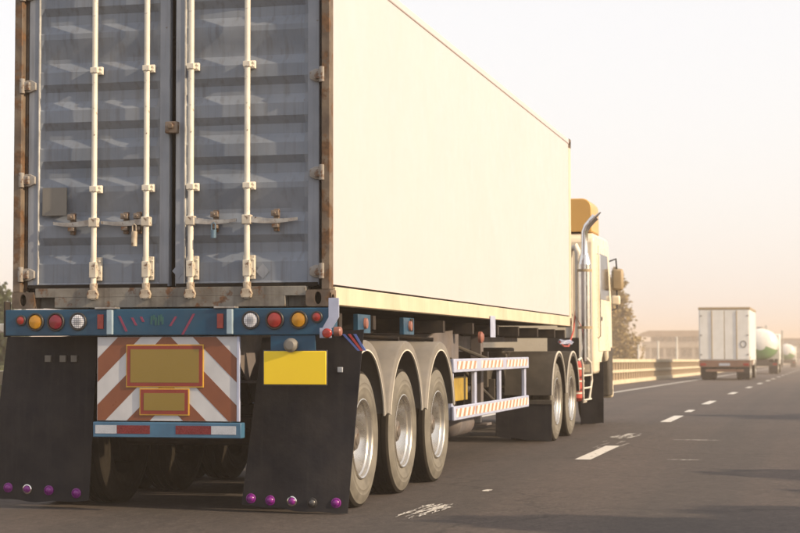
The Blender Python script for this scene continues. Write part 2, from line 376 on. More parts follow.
def cross_scuff(x0, x1, y, w_):
    rng = random.Random(int(x0 * 90)); n = 14; L = []; Q = []
    for i in range(n):
        x = lerp(x0, x1, i / (n - 1)); h = w_ * rng.uniform(0.3, 1.0) * math.sin(math.pi * (0.05 + 0.9 * i / (n - 1))); L.append((x, y - h, 0.0045)); Q.append((x, y + h, 0.0045))
    obj('worn_marking', G().strip(L, Q), 'road_paint_faint', road)
cross_scuff(2.66, 3.30, 11.1, 0.10); cross_scuff(2.96, 3.36, 6.95, 0.06)
# median kerb on the right
g = G()
for a, bb in zip(YS[:-6], YS[1:-5]):
    v = []
    for y in (a, bb): v += [(9.5, y, zr(y) - 0.05), (9.5, y, zr(y) + 0.13), (9.7, y, zr(y) + 0.13), (9.7, y, zr(y) - 0.05)]
    g.add(v, [(0, 1, 5, 4), (1, 2, 6, 5), (2, 3, 7, 6)])
tag(obj('kerb', g, 'kerb_concrete'), kind='structure')

# ------------------------------------------------------------------ wheels
def mesh_tyre():
    W_ = 0.27
    side = [(-0.03, 0.292), (-0.008, 0.315), (0.0, 0.345), (0.004, 0.375), (0.0065, 0.379), (0.0065, 0.384), (0.004, 0.388), (0.003, 0.415), (0.005, 0.419), (0.001, 0.43), (-0.010, 0.465), (-0.014, 0.47), (-0.016, 0.485), (-0.028, 0.503)]
    tread = []
    x = -0.028
    for i, (a, r) in enumerate([(-0.032, .508), (-0.066, .511), (-0.068, .496), (-0.078, .496), (-0.080, .512), (-0.125, .513), (-0.127, .497), (-0.137, .497), (-0.139, .513), (-0.185, .512), (-0.187, .496), (-0.197, .496), (-0.199, .511), (-0.238, .508)]): tread.append((a, r))
    inner = [(-W_ - a, r) for a, r in side[::-1]]
    g = G(); g.lathe(side + tread + inner, (0, 0, 0), 'x', 56, closed=True)
    me, c = g.mesh('tyre', 'tyre_side', True, False)
    me.materials.append(MATS['tyre_tread'])
    for p in me.polygons:
        ce = p.center; rr = math.hypot(ce.y, ce.z)
        if rr > 0.485 or ce.x < -0.2: p.material_index = 1
    return me
TYRE = mesh_tyre(); TYRE_IN_SHADE = TYRE.copy()
for p in TYRE_IN_SHADE.polygons: p.material_index = 1  # inner tyres all dark: the shade under the trucks is put into their colour
def mesh_rim():
    g = G()
    g.lathe([(-0.028, 0.300), (-0.004, 0.300), (-0.002, 0.293), (-0.010, 0.283), (-0.035, 0.278), (-0.045, 0.266), (-0.12, 0.252), (-0.150, 0.235), (-0.163, 0.20), (-0.158, 0.15), (-0.150, 0.10), (-0.17, 0.10), (-0.18, 0.30)], (0, 0, 0), 'x', 56, closed=True)
    return g.mesh('wheel', 'rim_steel', True, False)[0]
RIM = mesh_rim()
def mesh_hub():
    g = G(); g.lathe([(-0.2, 0.11), (-0.145, 0.11), (-0.14, 0.10), (-0.07, 0.092), (-0.055, 0.08), (-0.05, 0.055), (-0.042, 0.05), (-0.04, 0.0)], (0, 0, 0), 'x', 28)
    for k in range(10):
        t = 2 * math.pi * k / 10; c = (0, 0.168 * math.cos(t), 0.168 * math.sin(t))
        g.lathe([(-0.165, 0.017), (-0.13, 0.017), (-0.125, 0.010), (-0.112, 0.010), (-0.110, 0.0)], c, 'x', 6)
    return g.mesh('hub', 'hub_steel', True, False)[0]
HUB = mesh_hub()
def wheel(parent, x, y, z, side, dual=True, sc=1.0):
    rz = 0 if side > 0 else math.pi
    wl = link('wheel', RIM, parent, (x, y, z), rz); wl.scale = (1, sc, sc)
    for k in range(2 if dual else 1):
        t = bpy.data.objects.new('tyre', TYRE_IN_SHADE if k else TYRE); COL.objects.link(t); t.parent = wl; t.location = (-0.34 * k, 0, 0)
    h = bpy.data.objects.new('hub', HUB); COL.objects.link(h); h.parent = wl
    return wl

# ------------------------------------------------------------------ shipping container
CZ = 1.48
K = thing('shipping_container', 'long container with blank cream side and weathered blue grey rear doors', 'container', (0, 0, CZ))
def casting(sx, yc, z0, sy):
    # hollow corner block with oval holes in its end and side faces
    g = G(); W_, H_, D_ = 0.178, 0.118, 0.162
    x_out = sx * 1.2195; x_in = sx * (1.2195 - W_); y_out = yc; y_in = yc - sy * D_
    def plate(fn, hw, hh, ow, oh, t):
        n = 24; O = []; I = []
        for k in range(n):
            a = 2 * math.pi * (k + 0.5) / n; ca, sa = math.cos(a), math.sin(a)
            q = min(hw / max(abs(ca), 1e-6), hh / max(abs(sa), 1e-6)); O.append((ca * q, sa * q)); I.append((ca * ow, sa * oh))
        A = [fn(u, v, 0) for u, v in O]; B = [fn(u, v, 0) for u, v in I]; C_ = [fn(u, v, t) for u, v in I]; D2 = [fn(u, v, t) for u, v in O]
        g.strip(A, B, True); g.strip(B, C_, True); g.strip(A, D2, True)
    zc = z0 + H_ / 2
    plate(lambda u, v, d: ((x_out + x_in) / 2 + u, y_out - sy * d, zc + v), W_ / 2, H_ / 2, 0.026, 0.045, 0.03)
    plate(lambda u, v, d: (x_out - sx * d, (y_out + y_in) / 2 + u, zc + v), D_ / 2 - 0.001, H_ / 2, 0.040, 0.028, 0.03)
    g.box(min(x_in, x_in + sx * .02), max(x_in, x_in + sx * .02), min(y_in, y_out - sy * .03), max(y_in, y_out - sy * .03), z0, z0 + H_)
    xa, xb = sorted((x_in + sx * .02, x_out - sx * .03)); ya, yb = sorted((y_in, y_out - sy * .03))
    g.box(xa, xb, ya, yb, z0, z0 + 0.012); g.box(xa, xb, ya, yb, z0 + H_ - 0.012, z0 + H_)
    obj('corner_casting', g, 'rusty_post', K, 0)
for sx in (-1, 1):
    for yc, sy in ((0.0, -1), (12.192, 1)):
        for z0 in (CZ, CZ + 2.473): casting(sx, yc, z0, sy)
TOP = CZ + 2.591
for sx in (-1, 1):
    a, b_ = sorted((sx * 1.155, sx * 1.217)); 
    g = G().box(a, b_, 0.004, 0.10, CZ + 0.118, TOP - 0.118); a2, b2 = sorted((sx * 1.135, sx * 1.156)); g.box(a2, b2, 0.075, 0.14, CZ + 0.13, TOP - 0.13)
    obj('corner_post', g, 'rusty_post', K, 0.006)
    a, b_ = sorted((sx * 1.115, sx * 1.156)); bx('door_seal', 'under_dark', K, a, b_, 0.145, 0.16, CZ + 0.12, TOP - 0.12, 0)
    a, b_ = sorted((sx * 1.14, sx * 1.216)); bx('corner_post', 'cream_rail', K, a, b_, 12.05, 12.19, CZ + 0.118, TOP - 0.118, 0.01)
# sill with the two pocket slots
g = G().box(-0.885, 0.885, 0.012, 0.12, CZ + 0.002, CZ + 0.078); g.box(-1.04, 1.04, 0.012, 0.12, CZ + 0.078, CZ + 0.145)
g.box(-1.04, -0.885, 0.10, 0.12, CZ + 0.002, CZ + 0.078); g.box(0.885, 1.04, 0.10, 0.12, CZ + 0.002, CZ + 0.078)
obj('door_sill', g, 'rusty_sill', K, 0.003)
bx('door_header', 'door_frame_paint', K, -1.04, 1.04, 0.012, 0.12, TOP - 0.14, TOP - 0.002)
# side walls, rails, roof, front
for sx in (-1, 1):
    a, b_ = sorted((sx * 1.17, sx * 1.206)); bx('side_wall', 'cream_wall', K, a, b_, 0.105, 12.045, CZ + 0.158, TOP - 0.075, 0)
    a, b_ = sorted((sx * 1.15, sx * 1.195)); bx('wall_seam', 'under_dark', K, a, b_, 0.17, 12.02, CZ + 0.138, CZ + 0.159, 0)
    a, b_ = sorted((sx * 1.12, sx * 1.217))
    for y0, y1 in ((0.165, 4.05), (4.056, 10.2), (10.206, 12.028)): bx('bottom_rail', 'cream_rail', K, a, b_, y0, y1, CZ + 0.012, CZ + 0.142, 0.006)
    bx('top_rail', 'cream_wall', K, a, b_, 0.165, 12.028, TOP - 0.075, TOP - 0.004, 0.012)
bx('roof_panel', 'cream_wall', K, -1.119, 1.119, 0.12, 12.05, TOP - 0.05, TOP - 0.02)
bx('front_wall', 'cream_wall', K, -1.139, 1.139, 12.10, 12.15, CZ + 0.13, TOP - 0.13)
bx('floor_panel', 'under_dark', K, -1.119, 1.119, 0.121, 12.09, CZ + 0.11, CZ + 0.14)
cmm = G().box(-1.119, 1.119, -0.04, 0.04, -0.045, 0.045).mesh('cross_member', 'under_dark')[0]
for i in range(30): link('cross_member', cmm, K, (0, 0.4 + i * 0.39, CZ + 0.062))
# doors
DF = 0.062                                       # y of the doors' proud face
ZB, ZT = CZ + 0.155, TOP - 0.15
def groove_profile():
    pr = [(ZB + 0.03, 0.0)]; zt = [1.715 + 0.285 * k for k in range(0, 8)]
    zt = [z for z in zt if z + 0.3 < ZT]
    for z in [2.0, 2.285, 2.57, 2.855, 3.14, 3.425, 3.71]:
        if z > ZT - 0.05: break
        sf = 0.05 if abs(z - 3.425) < .01 or abs(z - 2.285) < .01 else 0.0
        pr += [(z - 0.195, 0.0), (z - 0.125, 0.036), (z - 0.055 - sf * 0.8, 0.036), (z + sf, 0.0)]
    pr.append((ZT - 0.03, 0.0)); return pr
def door(x0, x1, hs):
    # hs: side of the hinges (-1 left, +1 right)
    wi, wh = 0.075, 0.085
    xl = x0 + (wh if hs < 0 else wi); xr = x1 - (wi if hs < 0 else wh)
    g = G().box(x0, xl, DF - 0.004, DF + 0.06, ZB, ZT); g.box(xr, x1, DF - 0.004, DF + 0.06, ZB, ZT)
    g.box(xl, xr, DF - 0.002, DF + 0.06, ZB, ZB + 0.03); g.box(xl, xr, DF - 0.002, DF + 0.06, ZT - 0.03, ZT)
    d = obj('door', g, 'door_frame_paint', K, 0.004)
    pr = groove_profile(); g = G()
    nx = 30; rng = random.Random(int(x0 * 100))
    rows = []
    P2 = []
    for (za, ya), (zb, yb) in zip(pr[:-1], pr[1:]):
        n = max(1, int((zb - za) / 0.06))
        for i in range(n): P2.append((lerp(za, zb, i / n), lerp(ya, yb, i / n)))
    P2.append(pr[-1])
    dents = [(rng.uniform(xl + .08, xr - .08), rng.uniform(ZB, ZT), rng.uniform(.07, .18), rng.uniform(.0015, .006)) for _ in range(16)]
    v = []
    for z, y in P2:
        for i in range(nx + 1):
            x = lerp(xl, xr, i / nx); e = min(1.0, min(x - xl, xr - x) / 0.03)
            dy = sum(a * math.exp(-((x - cx) ** 2 + (z - cz) ** 2) / (r * r)) for cx, cz, r, a in dents)
            v.append((x, DF + 0.004 + y * e + dy, z))
    f = [(j * (nx + 1) + i, j * (nx + 1) + i + 1, (j + 1) * (nx + 1) + i + 1, (j + 1) * (nx + 1) + i) for j in range(len(P2) - 1) for i in range(nx)]
    me, c = g.add(v, f).mesh('door_panel', 'door_paint', sharp=14); link('door_panel', me, d, c)
    gx = xl if hs < 0 else xl
    bx('gasket', 'gasket', d, gx - 0.005, gx + 0.003, DF - 0.010, DF + 0.03, ZB + 0.02, ZT - 0.02, 0)
    bx('gasket', 'under_dark', d, x0 + 0.01, x1 - 0.01, DF - 0.015, DF + 0.02, ZB - 0.008, ZB + 0.018, 0)
    for zh in (1.73, 2.43, 3.13, 3.82):
        hx = hs * 1.205; hx1 = hs * 1.065; a, b_ = sorted((hx, hx1))
        g = G().prism([(hs * 1.06, zh - 0.026), (hs * 1.10, zh - 0.045), (hs * 1.165, zh - 0.045), (hs * 1.165, zh + 0.045), (hs * 1.10, zh + 0.045), (hs * 1.06, zh + 0.026)], 'y', DF - 0.032, DF - 0.005)
        g.tube([(hs * 1.157, 0.012, zh - 0.055), (hs * 1.157, 0.012, zh + 0.055)], 0.021, 12)
        g.box(min(hs * 1.157, hs * 1.10), max(hs * 1.157, hs * 1.10), 0.006, DF - 0.005, zh - 0.03, zh + 0.03)
        obj('hinge', g, 'hinge_paint', d, 0.003)
    return d
DL = door(-1.124, -0.012, -1); DR = door(0.036, 1.124, 1)
BY = 0.012
def lock_bar(d, x, hdir, hasp=(0.17,), lock=None, hl=0.30):
    obj('locking_bar', G().tube([(x, BY, CZ + 0.06), (x, BY, TOP - 0.07)], 0.0205, 14), 'bar_paint', d)
    for zc in (2.35, 3.225):
        g = G().box(x - 0.035, x + 0.05, BY + 0.015, DF + 0.001, zc - 0.028, zc + 0.028)
        g.box(x - 0.027, x + 0.027, BY - 0.027, BY + 0.03, zc - 0.020, zc + 0.020)
        g.tube([(x + 0.04, BY + 0.018, zc - 0.014), (x + 0.04, BY + 0.004, zc - 0.014)], 0.007, 8); g.tube([(x + 0.04, BY + 0.018, zc + 0.014), (x + 0.04, BY + 0.004, zc + 0.014)], 0.007, 8)
        obj('bar_guide', g, 'bar_paint', d, 0.003)
    z0 = 1.70
    g = G().box(x - 0.036, x + 0.05, BY + 0.018, DF + 0.001, z0 - 0.02, z0 + 0.15); g.box(x - 0.026, x + 0.026, BY - 0.025, BY + 0.03, z0 + 0.0, z0 + 0.115)
    for dz in (0.01, 0.12): g.tube([(x + 0.041, BY + 0.018, z0 + dz), (x + 0.041, BY + 0.002, z0 + dz)], 0.008, 8)
    obj('bar_bracket', g, 'bar_worn', d, 0.005)
    g = G().tube([(x, BY, 1.575), (x, BY, 1.66)], 0.029, 14)
    g.prism([(x - 0.034, 1.545), (x + 0.034, 1.545), (x + 0.044, 1.575), (x + 0.03, 1.61), (x - 0.03, 1.61), (x - 0.044, 1.575)], 'y', BY - 0.03, BY + 0.012)
    obj('cam', g, 'bar_dirty', d, 0.004)
    zh = 2.105
    g = G().box(x - 0.034, x + 0.034, BY - 0.028, BY + 0.028, zh - 0.034, zh + 0.034)
    obj('handle_hub', g, 'bar_worn', d, 0.006)
    x2 = x + hdir * hl
    a = x + hdir * 0.03
    g = G(); n = 8
    A = []; B = []; C_ = []; D_ = []
    for i in range(n + 1):
        t = i / n; xx = lerp(a, x2, t); yy = lerp(BY - 0.018, BY + 0.012, min(1, t * 2)) ; zz = zh - 0.012 * math.sin(t * math.pi) ; h = lerp(0.022, 0.011, t)
        A.append((xx, yy, zz - h)); B.append((xx, yy, zz + h)); C_.append((xx, yy + 0.012, zz + h)); D_.append((xx, yy + 0.012, zz - h))
    for p, q in ((A, B), (B, C_), (C_, D_), (D_, A)): g.strip(p, q)
    g.add([A[0], B[0], C_[0], D_[0]], [(0, 1, 2, 3)]); g.add([A[-1], B[-1], C_[-1], D_[-1]], [(0, 1, 2, 3)])
    obj('handle', g, 'steel', d)
    for hx in hasp:
        cx = x + hdir * hx
        g = G().box(cx - 0.02, cx + 0.02, BY + 0.026, DF + 0.001, zh - 0.085, zh + 0.075)
        g.box(cx - 0.028, cx + 0.028, BY - 0.012, BY + 0.03, zh + 0.022, zh + 0.062); g.box(cx - 0.024, cx + 0.024, BY - 0.010, BY + 0.03, zh - 0.062, zh - 0.034)
        g.tube([(cx, BY - 0.02, zh + 0.042), (cx, BY + 0.03, zh + 0.042)], 0.011, 8)
        obj('handle_catch', g, 'old_steel', d, 0.004)
    if lock:
        lx, lm, lh = lock; cx = x + hdir * lx
        g = G().tube([(cx - 0.014, BY - 0.018, zh - 0.075), (cx - 0.014, BY - 0.018, zh - 0.03), (cx, BY - 0.018, zh - 0.018), (cx + 0.014, BY - 0.018, zh - 0.03), (cx + 0.014, BY - 0.018, zh - 0.075)], 0.005, 8)
        g.lathe([(-0.08 - lh, 0.0), (-0.08 - lh, 0.020), (-0.072, 0.022), (-0.068, 0.0)], (cx, BY - 0.018, zh), 'z', 14)
        obj('padlock', g, lm, d)
lock_bar(DL, -0.578, -1, (0.18,), None, 0.33)
lock_bar(DL, -0.170, -1, (0.17, 0.07), (0.085, 'bar_dirty', 0.10), 0.36)
lock_bar(DR, 0.172, 1, (0.18,), (0.18, 'padlock_blue', 0.05), 0.34)
lock_bar(DR, 0.600, 1, (0.21,), None, 0.37)
bx('sign_plate', 'grey_plate', DL, -1.008, -0.815, DF - 0.006, DF + 0.0025, 2.165, 2.372, 0.001)
g = G().box(-0.03, 0.065, DF - 0.05, DF - 0.005, 2.745, 2.83); g.tube([(0.018, DF - 0.052, 2.795), (0.018, DF - 0.075, 2.795)], 0.022, 12)
obj('centre_latch', g, 'old_steel', DR, 0.006)
for cx, cz in ((0.70, 1.735), (0.065, 1.745)):
    obj('placard_ghost', G().prism([(cx - 0.05, cz), (cx, cz - 0.055), (cx + 0.05, cz), (cx, cz + 0.055)], 'y', DF - 0.0065 if cx < .1 else DF + 0.001, DF + 0.004), 'door_frame_paint', DR)

# ------------------------------------------------------------------ trailer
T = thing('semi_trailer', 'three axle trailer with blue bumper, striped tail board and mud flaps under the container', 'trailer', (0, 4, 0))
for sx in (-1, 1):
    prof = [(0.06, 1.44), (12.0, 1.44), (12.0, 1.28), (8.9, 1.26), (8.1, 0.98), (0.35, 0.95), (0.06, 1.15)]
    g = G().prism(prof, 'x', sx * 0.475, sx * 0.49)
    g.box(min(sx * .41, sx * .555), max(sx * .41, sx * .555), 0.08, 12.0, 1.441, 1.458)
    g.box(min(sx * .41, sx * .555), max(sx * .41, sx * .555), 0.36, 8.1, 0.93, 0.949)
    obj('main_beam', g, 'beam_grey', T, 0)
for y in (0.5, 1.5, 2.8, 4.1, 5.5, 6.9, 8.2, 9.6, 11.0, 11.9):
    g = G().box(-1.16, 1.16, y - 0.04, y + 0.04, 1.33, 1.44); obj('outrigger', g, 'chassis', T, 0.004)
bm_ = obj('bumper', G().box(-1.235, 1.262, -0.075, 0.05, 1.277, 1.468), 'bumper_blue', T, 0.008)
for x0, x1 in ((-0.525, -0.36), (0.385, 0.545)): bx('pad', 'steel', T, x0, x1, -0.09, -0.01, 1.469, 1.482, 0.002)
FY = -0.0755
def round_lamp(x, z, r, lens, rimm='lamp_rim'):
    o = obj('tail_lamp', G().lathe([(0.0, r), (-0.014, r), (-0.018, r - 0.004), (-0.018, r - 0.010), (-0.008, r - 0.012), (-0.002, r - 0.012)], (x, FY, z), 'y', 28), rimm, T)
    obj('lens', G().lathe([(-0.008, r - 0.0125), (-0.016, r * 0.72), (-0.021, r * 0.35), (-0.0225, 0.0)], (x, FY, z), 'y', 28), lens, o)
for x, z, r, l in ((-1.105, 1.39, 0.040, 'lens_red'), (-0.990, 1.378, 0.066, 'lens_amber'), (-0.83, 1.378, 0.068, 'lens_darkred'), (-0.655, 1.380, 0.066, 'lens_white'),
                   (0.66, 1.383, 0.066, 'lens_white'), (0.838, 1.383, 0.068, 'lens_red'), (1.015, 1.383, 0.066, 'lens_amber'), (1.148, 1.402, 0.042, 'lens_red')):
    round_lamp(x, z, r, l)
for x, xb in ((-0.482, -0.425), (0.432, 0.487)):
    bx('reflector', 'lens_red', T, x - 0.024, x + 0.024, FY - 0.010, FY + 0.001, 1.325, 1.43, 0.003)
    bx('lamp_bracket', 'bracket_pale', T, xb, xb + 0.042, FY - 0.03, FY + 0.001, 1.285, 1.462, 0.003)
def px8(u, v): return (-0.0 + (100 + u / 6.15 - 171.2) * 0.00763, 1.468 - (v - 45) / 6.15 * 0.00763)
for a, b_ in (((165, 85), (210, 175)), ((245, 95), (270, 140)), ((300, 90), (315, 120)), ((515, 90), (480, 145)), ((625, 75), (555, 195))):
    (xa, za), (xb, zb) = px8(*a), px8(*b_); d = 0.009
    obj('slash_mark', G().prism([(xa - d, za), (xa + d, za), (xb + d, zb), (xb - d, zb)], 'y', FY - 0.002, FY + 0.001), 'slash_red', T)
for k, (u, v, h) in enumerate(((365, 85, 50), (380, 80, 30), (392, 95, 45), (410, 82, 58), (424, 78, 40), (434, 92, 44))):
    xa, za = px8(u, v); obj('letter_mark', G().prism([(xa - 0.006, za), (xa + 0.007, za), (xa + 0.004, za - h * 0.00124), (xa - 0.009, za - h * 0.00124)], 'y', FY - 0.002, FY + 0.001), 'mark_green', T)
# bent marker bracket on the right, small lamp box on the left
g = G().box(1.235, 1.31, -0.09, -0.082, 1.40, 1.535); g.prism([(1.235, 1.40), (1.31, 1.40), (1.262, 1.325), (1.19, 1.325)], 'y', -0.09, -0.082)
g.box(1.17, 1.255, -0.09, -0.082, 1.255, 1.325)
obj('marker_bracket', g, 'lavender', T, 0.001)
o = obj('marker_lamp', G().lathe([(0.0, 0.034), (-0.02, 0.034), (-0.03, 0.026), (-0.033, 0)], (1.228, -0.091, 1.288), 'y', 18), 'lens_red', T)
o = obj('marker_lamp', G().lathe([(0.0, 0.034), (0.04, 0.034), (0.05, 0.026), (0.053, 0)], (1.263, -0.03, 1.300), 'x', 18), 'lens_old', T)
bx('marker_lamp', 'bar_paint', T, -1.31, -1.237, -0.06, 0.02, 1.30, 1.37, 0.012)
bx('marker_bracket', 'chassis', T, -1.25, -1.236, -0.07, 0.02, 1.27, 1.53, 0.002)
# striped tail board
BX0, BX1, BZ0, BZ1, BYY = -0.52, 0.548, 0.664, 1.268, -0.045
obj('tail_board', G().box(BX0, BX1, BYY, BYY + 0.02, BZ0, BZ1), 'white_board', T, 0.002)
def clip(poly, ax, val, keep_less):
    out = []
    for i in range(len(poly)):
        p, q = poly[i], poly[(i + 1) % len(poly)]
        ip = (p[ax] <= val) == keep_less; iq = (q[ax] <= val) == keep_less
        if ip: out.append(p)
        if ip != iq:
            t = (val - p[ax]) / (q[ax] - p[ax]); out.append((lerp(p[0], q[0], t), lerp(p[1], q[1], t)))
    return out
xm = (BX0 + BX1) / 2
PITCH_, WID = 0.335, 0.172            # measured vertically along the board edge
for sgn in (-1, 1):
    for k in range(-1, 5):
        # stripe: z = zc - |x - xm| slope; edge positions at the board edge
        ze = BZ1 - 0.155 - k * PITCH_ ; e = 0.53
        poly = [(0, ze + e * 0.98), (e, ze), (e, ze - WID), (0, ze - WID + e * 0.98)]
        poly = [(xm + sgn * x, z) for x, z in poly]
        for ax, val, less in ((0, BX1 - 0.002, True), (0, BX0 + 0.002, False), (1, BZ1 - 0.002, True), (1, BZ0 + 0.002, False)):
            poly = clip(poly, ax, val, less)
            if len(poly) < 3: break
        if len(poly) >= 3: obj('stripe', G().prism(poly, 'y', BYY - 0.0015, BYY + 0.001), 'brown_stripe', T, 0, False)
bx('board_trim', 'lavender', T, BX1 + 0.001, BX1 + 0.018, BYY - 0.01, BYY + 0.02, BZ0, BZ1, 0.001)
for x0, x1, z0, z1 in ((-0.292, 0.298, 0.905, 1.212), (-0.188, 0.190, 0.705, 0.898)):
    sb = bx('sign_board', 'board_edge', T, x0, x1, BYY - 0.010, BYY - 0.002, z0, z1, 0.001)
    bx('border', 'board_border', sb, x0 + 0.008, x1 - 0.008, BYY - 0.012, BYY - 0.0095, z0 + 0.008, z1 - 0.008, 0)
    bx('panel', 'board_yellow', sb, x0 + 0.034, x1 - 0.034, BYY - 0.0135, BYY - 0.0115, z0 + 0.034, z1 - 0.034, 0)
# underrun bar with reflective strips
bx('underrun_bar', 'bar_blue', T, -0.545, 0.582, -0.06, 0.03, 0.545, 0.655, 0.006)
for x0, x1, mm in ((-0.525, -0.36, 'refl_white'), (-0.358, -0.105, 'refl_red'), (0.092, 0.358, 'refl_red'), (0.36, 0.545, 'refl_white')):
    bx('reflective_strip', mm, T, x0, x1, -0.0625, -0.0595, 0.572, 0.632, 0)
for sx in (-1, 1):
    bx('underrun_support', 'chassis', T, sx * 0.45 - 0.03, sx * 0.45 + 0.03, -0.02, 0.05, 0.655, 1.27, 0.004)
# mud flaps
FLAP_Y = {}
def flap(name, parent, tl, tr, br, bl, yt, yb, mat='flap', bulge=0.05, seed=1, wob=0.02, ny=14, nx=12, th=0.010):
    rng = random.Random(seed); ph = rng.uniform(0, 6)
    v = []; g = G()
    for side in (0, 1):
        for j in range(ny + 1):
            t = j / ny
            for i in range(nx + 1):
                u = i / nx
                x = lerp(lerp(tl[0], tr[0], u), lerp(bl[0], br[0], u), t); z = lerp(lerp(tl[1], tr[1], u), lerp(bl[1], br[1], u), t)
                y = lerp(yt, yb, t) - bulge * math.sin(t * math.pi) + wob * math.sin(u * 5 + ph) * t + side * th
                if t > 0.97: z += 0.012 * math.sin(u * 4 + ph) + 0.006 * math.sin(u * 17 + ph)
                v.append((x, y, z))
    N = (ny + 1) * (nx + 1); f = []
    for j in range(ny):
        for i in range(nx):
            a = j * (nx + 1) + i; f.append((a, a + 1, a + nx + 2, a + nx + 1)); f.append((N + a, N + a + nx + 1, N + a + nx + 2, N + a + 1))
    def wall(idx):
        for a, b_ in zip(idx[:-1], idx[1:]): f.append((a, N + a, N + b_, b_))
    wall([i for i in range(nx + 1)]); wall([ny * (nx + 1) + i for i in range(nx + 1)]); wall([j * (nx + 1) for j in range(ny + 1)]); wall([j * (nx + 1) + nx for j in range(ny + 1)])
    o = obj(name, g.add(v, f), mat, parent); FLAP_Y[o.name] = (min(tl[0], bl[0]), (lambda x, z: lerp(yt, yb, max(0, min(1, (tl[1] - z) / (tl[1] - bl[1])))) + wob * math.sin((x - lerp(tl[0], bl[0], .95)) / (br[0] - bl[0]) * 5 + ph) * max(0, min(1, (tl[1] - z) / (tl[1] - bl[1])))))
    return o
fr = flap('mud_flap', T, (0.63, 1.26), (1.395, 1.318), (1.292, 0.020), (0.488, 0.038), 0.27, 0.20, bulge=0.0, seed=4, wob=0.03)
fl = flap('mud_flap', T, (-1.385, 1.275), (-0.655, 1.275), (-0.700, 0.052), (-1.50, 0.075), 0.27, 0.20, bulge=0.0, seed=9, wob=0.03)
def flap_lamp(f, x, z, y, lens='lens_purple', rimm='lens_purple'):
    y = FLAP_Y[f.name][1](x, z) + 0.003
    o = obj('lamp', G().lathe([(0.0, 0.036), (-0.012, 0.036), (-0.016, 0.030), (-0.010, 0.028)], (x, y, z), 'y', 20), rimm, f)
    obj('lens', G().lathe([(-0.005, 0.0285), (-0.018, 0.024), (-0.026, 0.012), (-0.028, 0)], (x, y, z), 'y', 20), lens, o)
for x, z, rm in ((-1.325, 0.150, 'lens_purple'), (-1.165, 0.142, 'chrome'), (-1.0, 0.135, 'lens_purple'), (-0.795, 0.115, 'lens_purple')): flap_lamp(fl, x, z, 0.202, 'lens_purple', rm)
for x, z, ln, rm in ((0.562, 0.100, 'lens_purple', 'lens_purple'), (0.714, 0.090, 'lens_purple', 'lens_purple'), (0.887, 0.090, 'lens_purple', 'chrome'), (1.04, 0.082, 'lens_grey', 'lamp_rim'), (1.212, 0.083, 'lens_purple', 'lens_purple')): flap_lamp(fr, x, z, 0.200, ln, rm)
for k in range(3):
    x = 1.235 + k * 0.042
    obj('sticker', G().prism([(x, 1.285), (x + 0.02, 1.285), (x + 0.135 - k * 0.02, 1.165), (x + 0.115 - k * 0.02, 1.165)], 'y', FLAP_Y[fr.name][1](1.3, 1.22) - 0.006, FLAP_Y[fr.name][1](1.3, 1.22) + 0.008), ('sticker_blue', 'sticker_red', 'sticker_blue')[k], fr)
bx('reflector', 'refl_white', fr, 1.205, 1.245, 0.240, 0.262, 1.01, 1.048, 0.004)
for x in (-1.04, -0.92, -0.83): bx('bolt_plate', 'grey_plate', fl, x - 0.025, x + 0.025, 0.236, 0.262, 1.085, 1.135, 0.003)
# number plate with its bracket and lamp
bx('plate_bracket', 'bumper_blue', T, 0.80, 1.13, -0.058, -0.045, 1.14, 1.276, 0.003)
obj('plate_lamp', G().lathe([(0, 0.05), (-0.03, 0.05), (-0.05, 0.03), (-0.052, 0)], (0.955, -0.058, 1.205), 'y', 18), 'grey_plate', T)
npl = bx('number_plate', 'plate_yellow', T, 0.755, 1.212, -0.075, -0.060, 0.928, 1.163, 0.004)
bx('plate_edge', 'lens_grey', npl, 0.748, 1.219, -0.068, -0.057, 0.921, 1.17, 0.003)
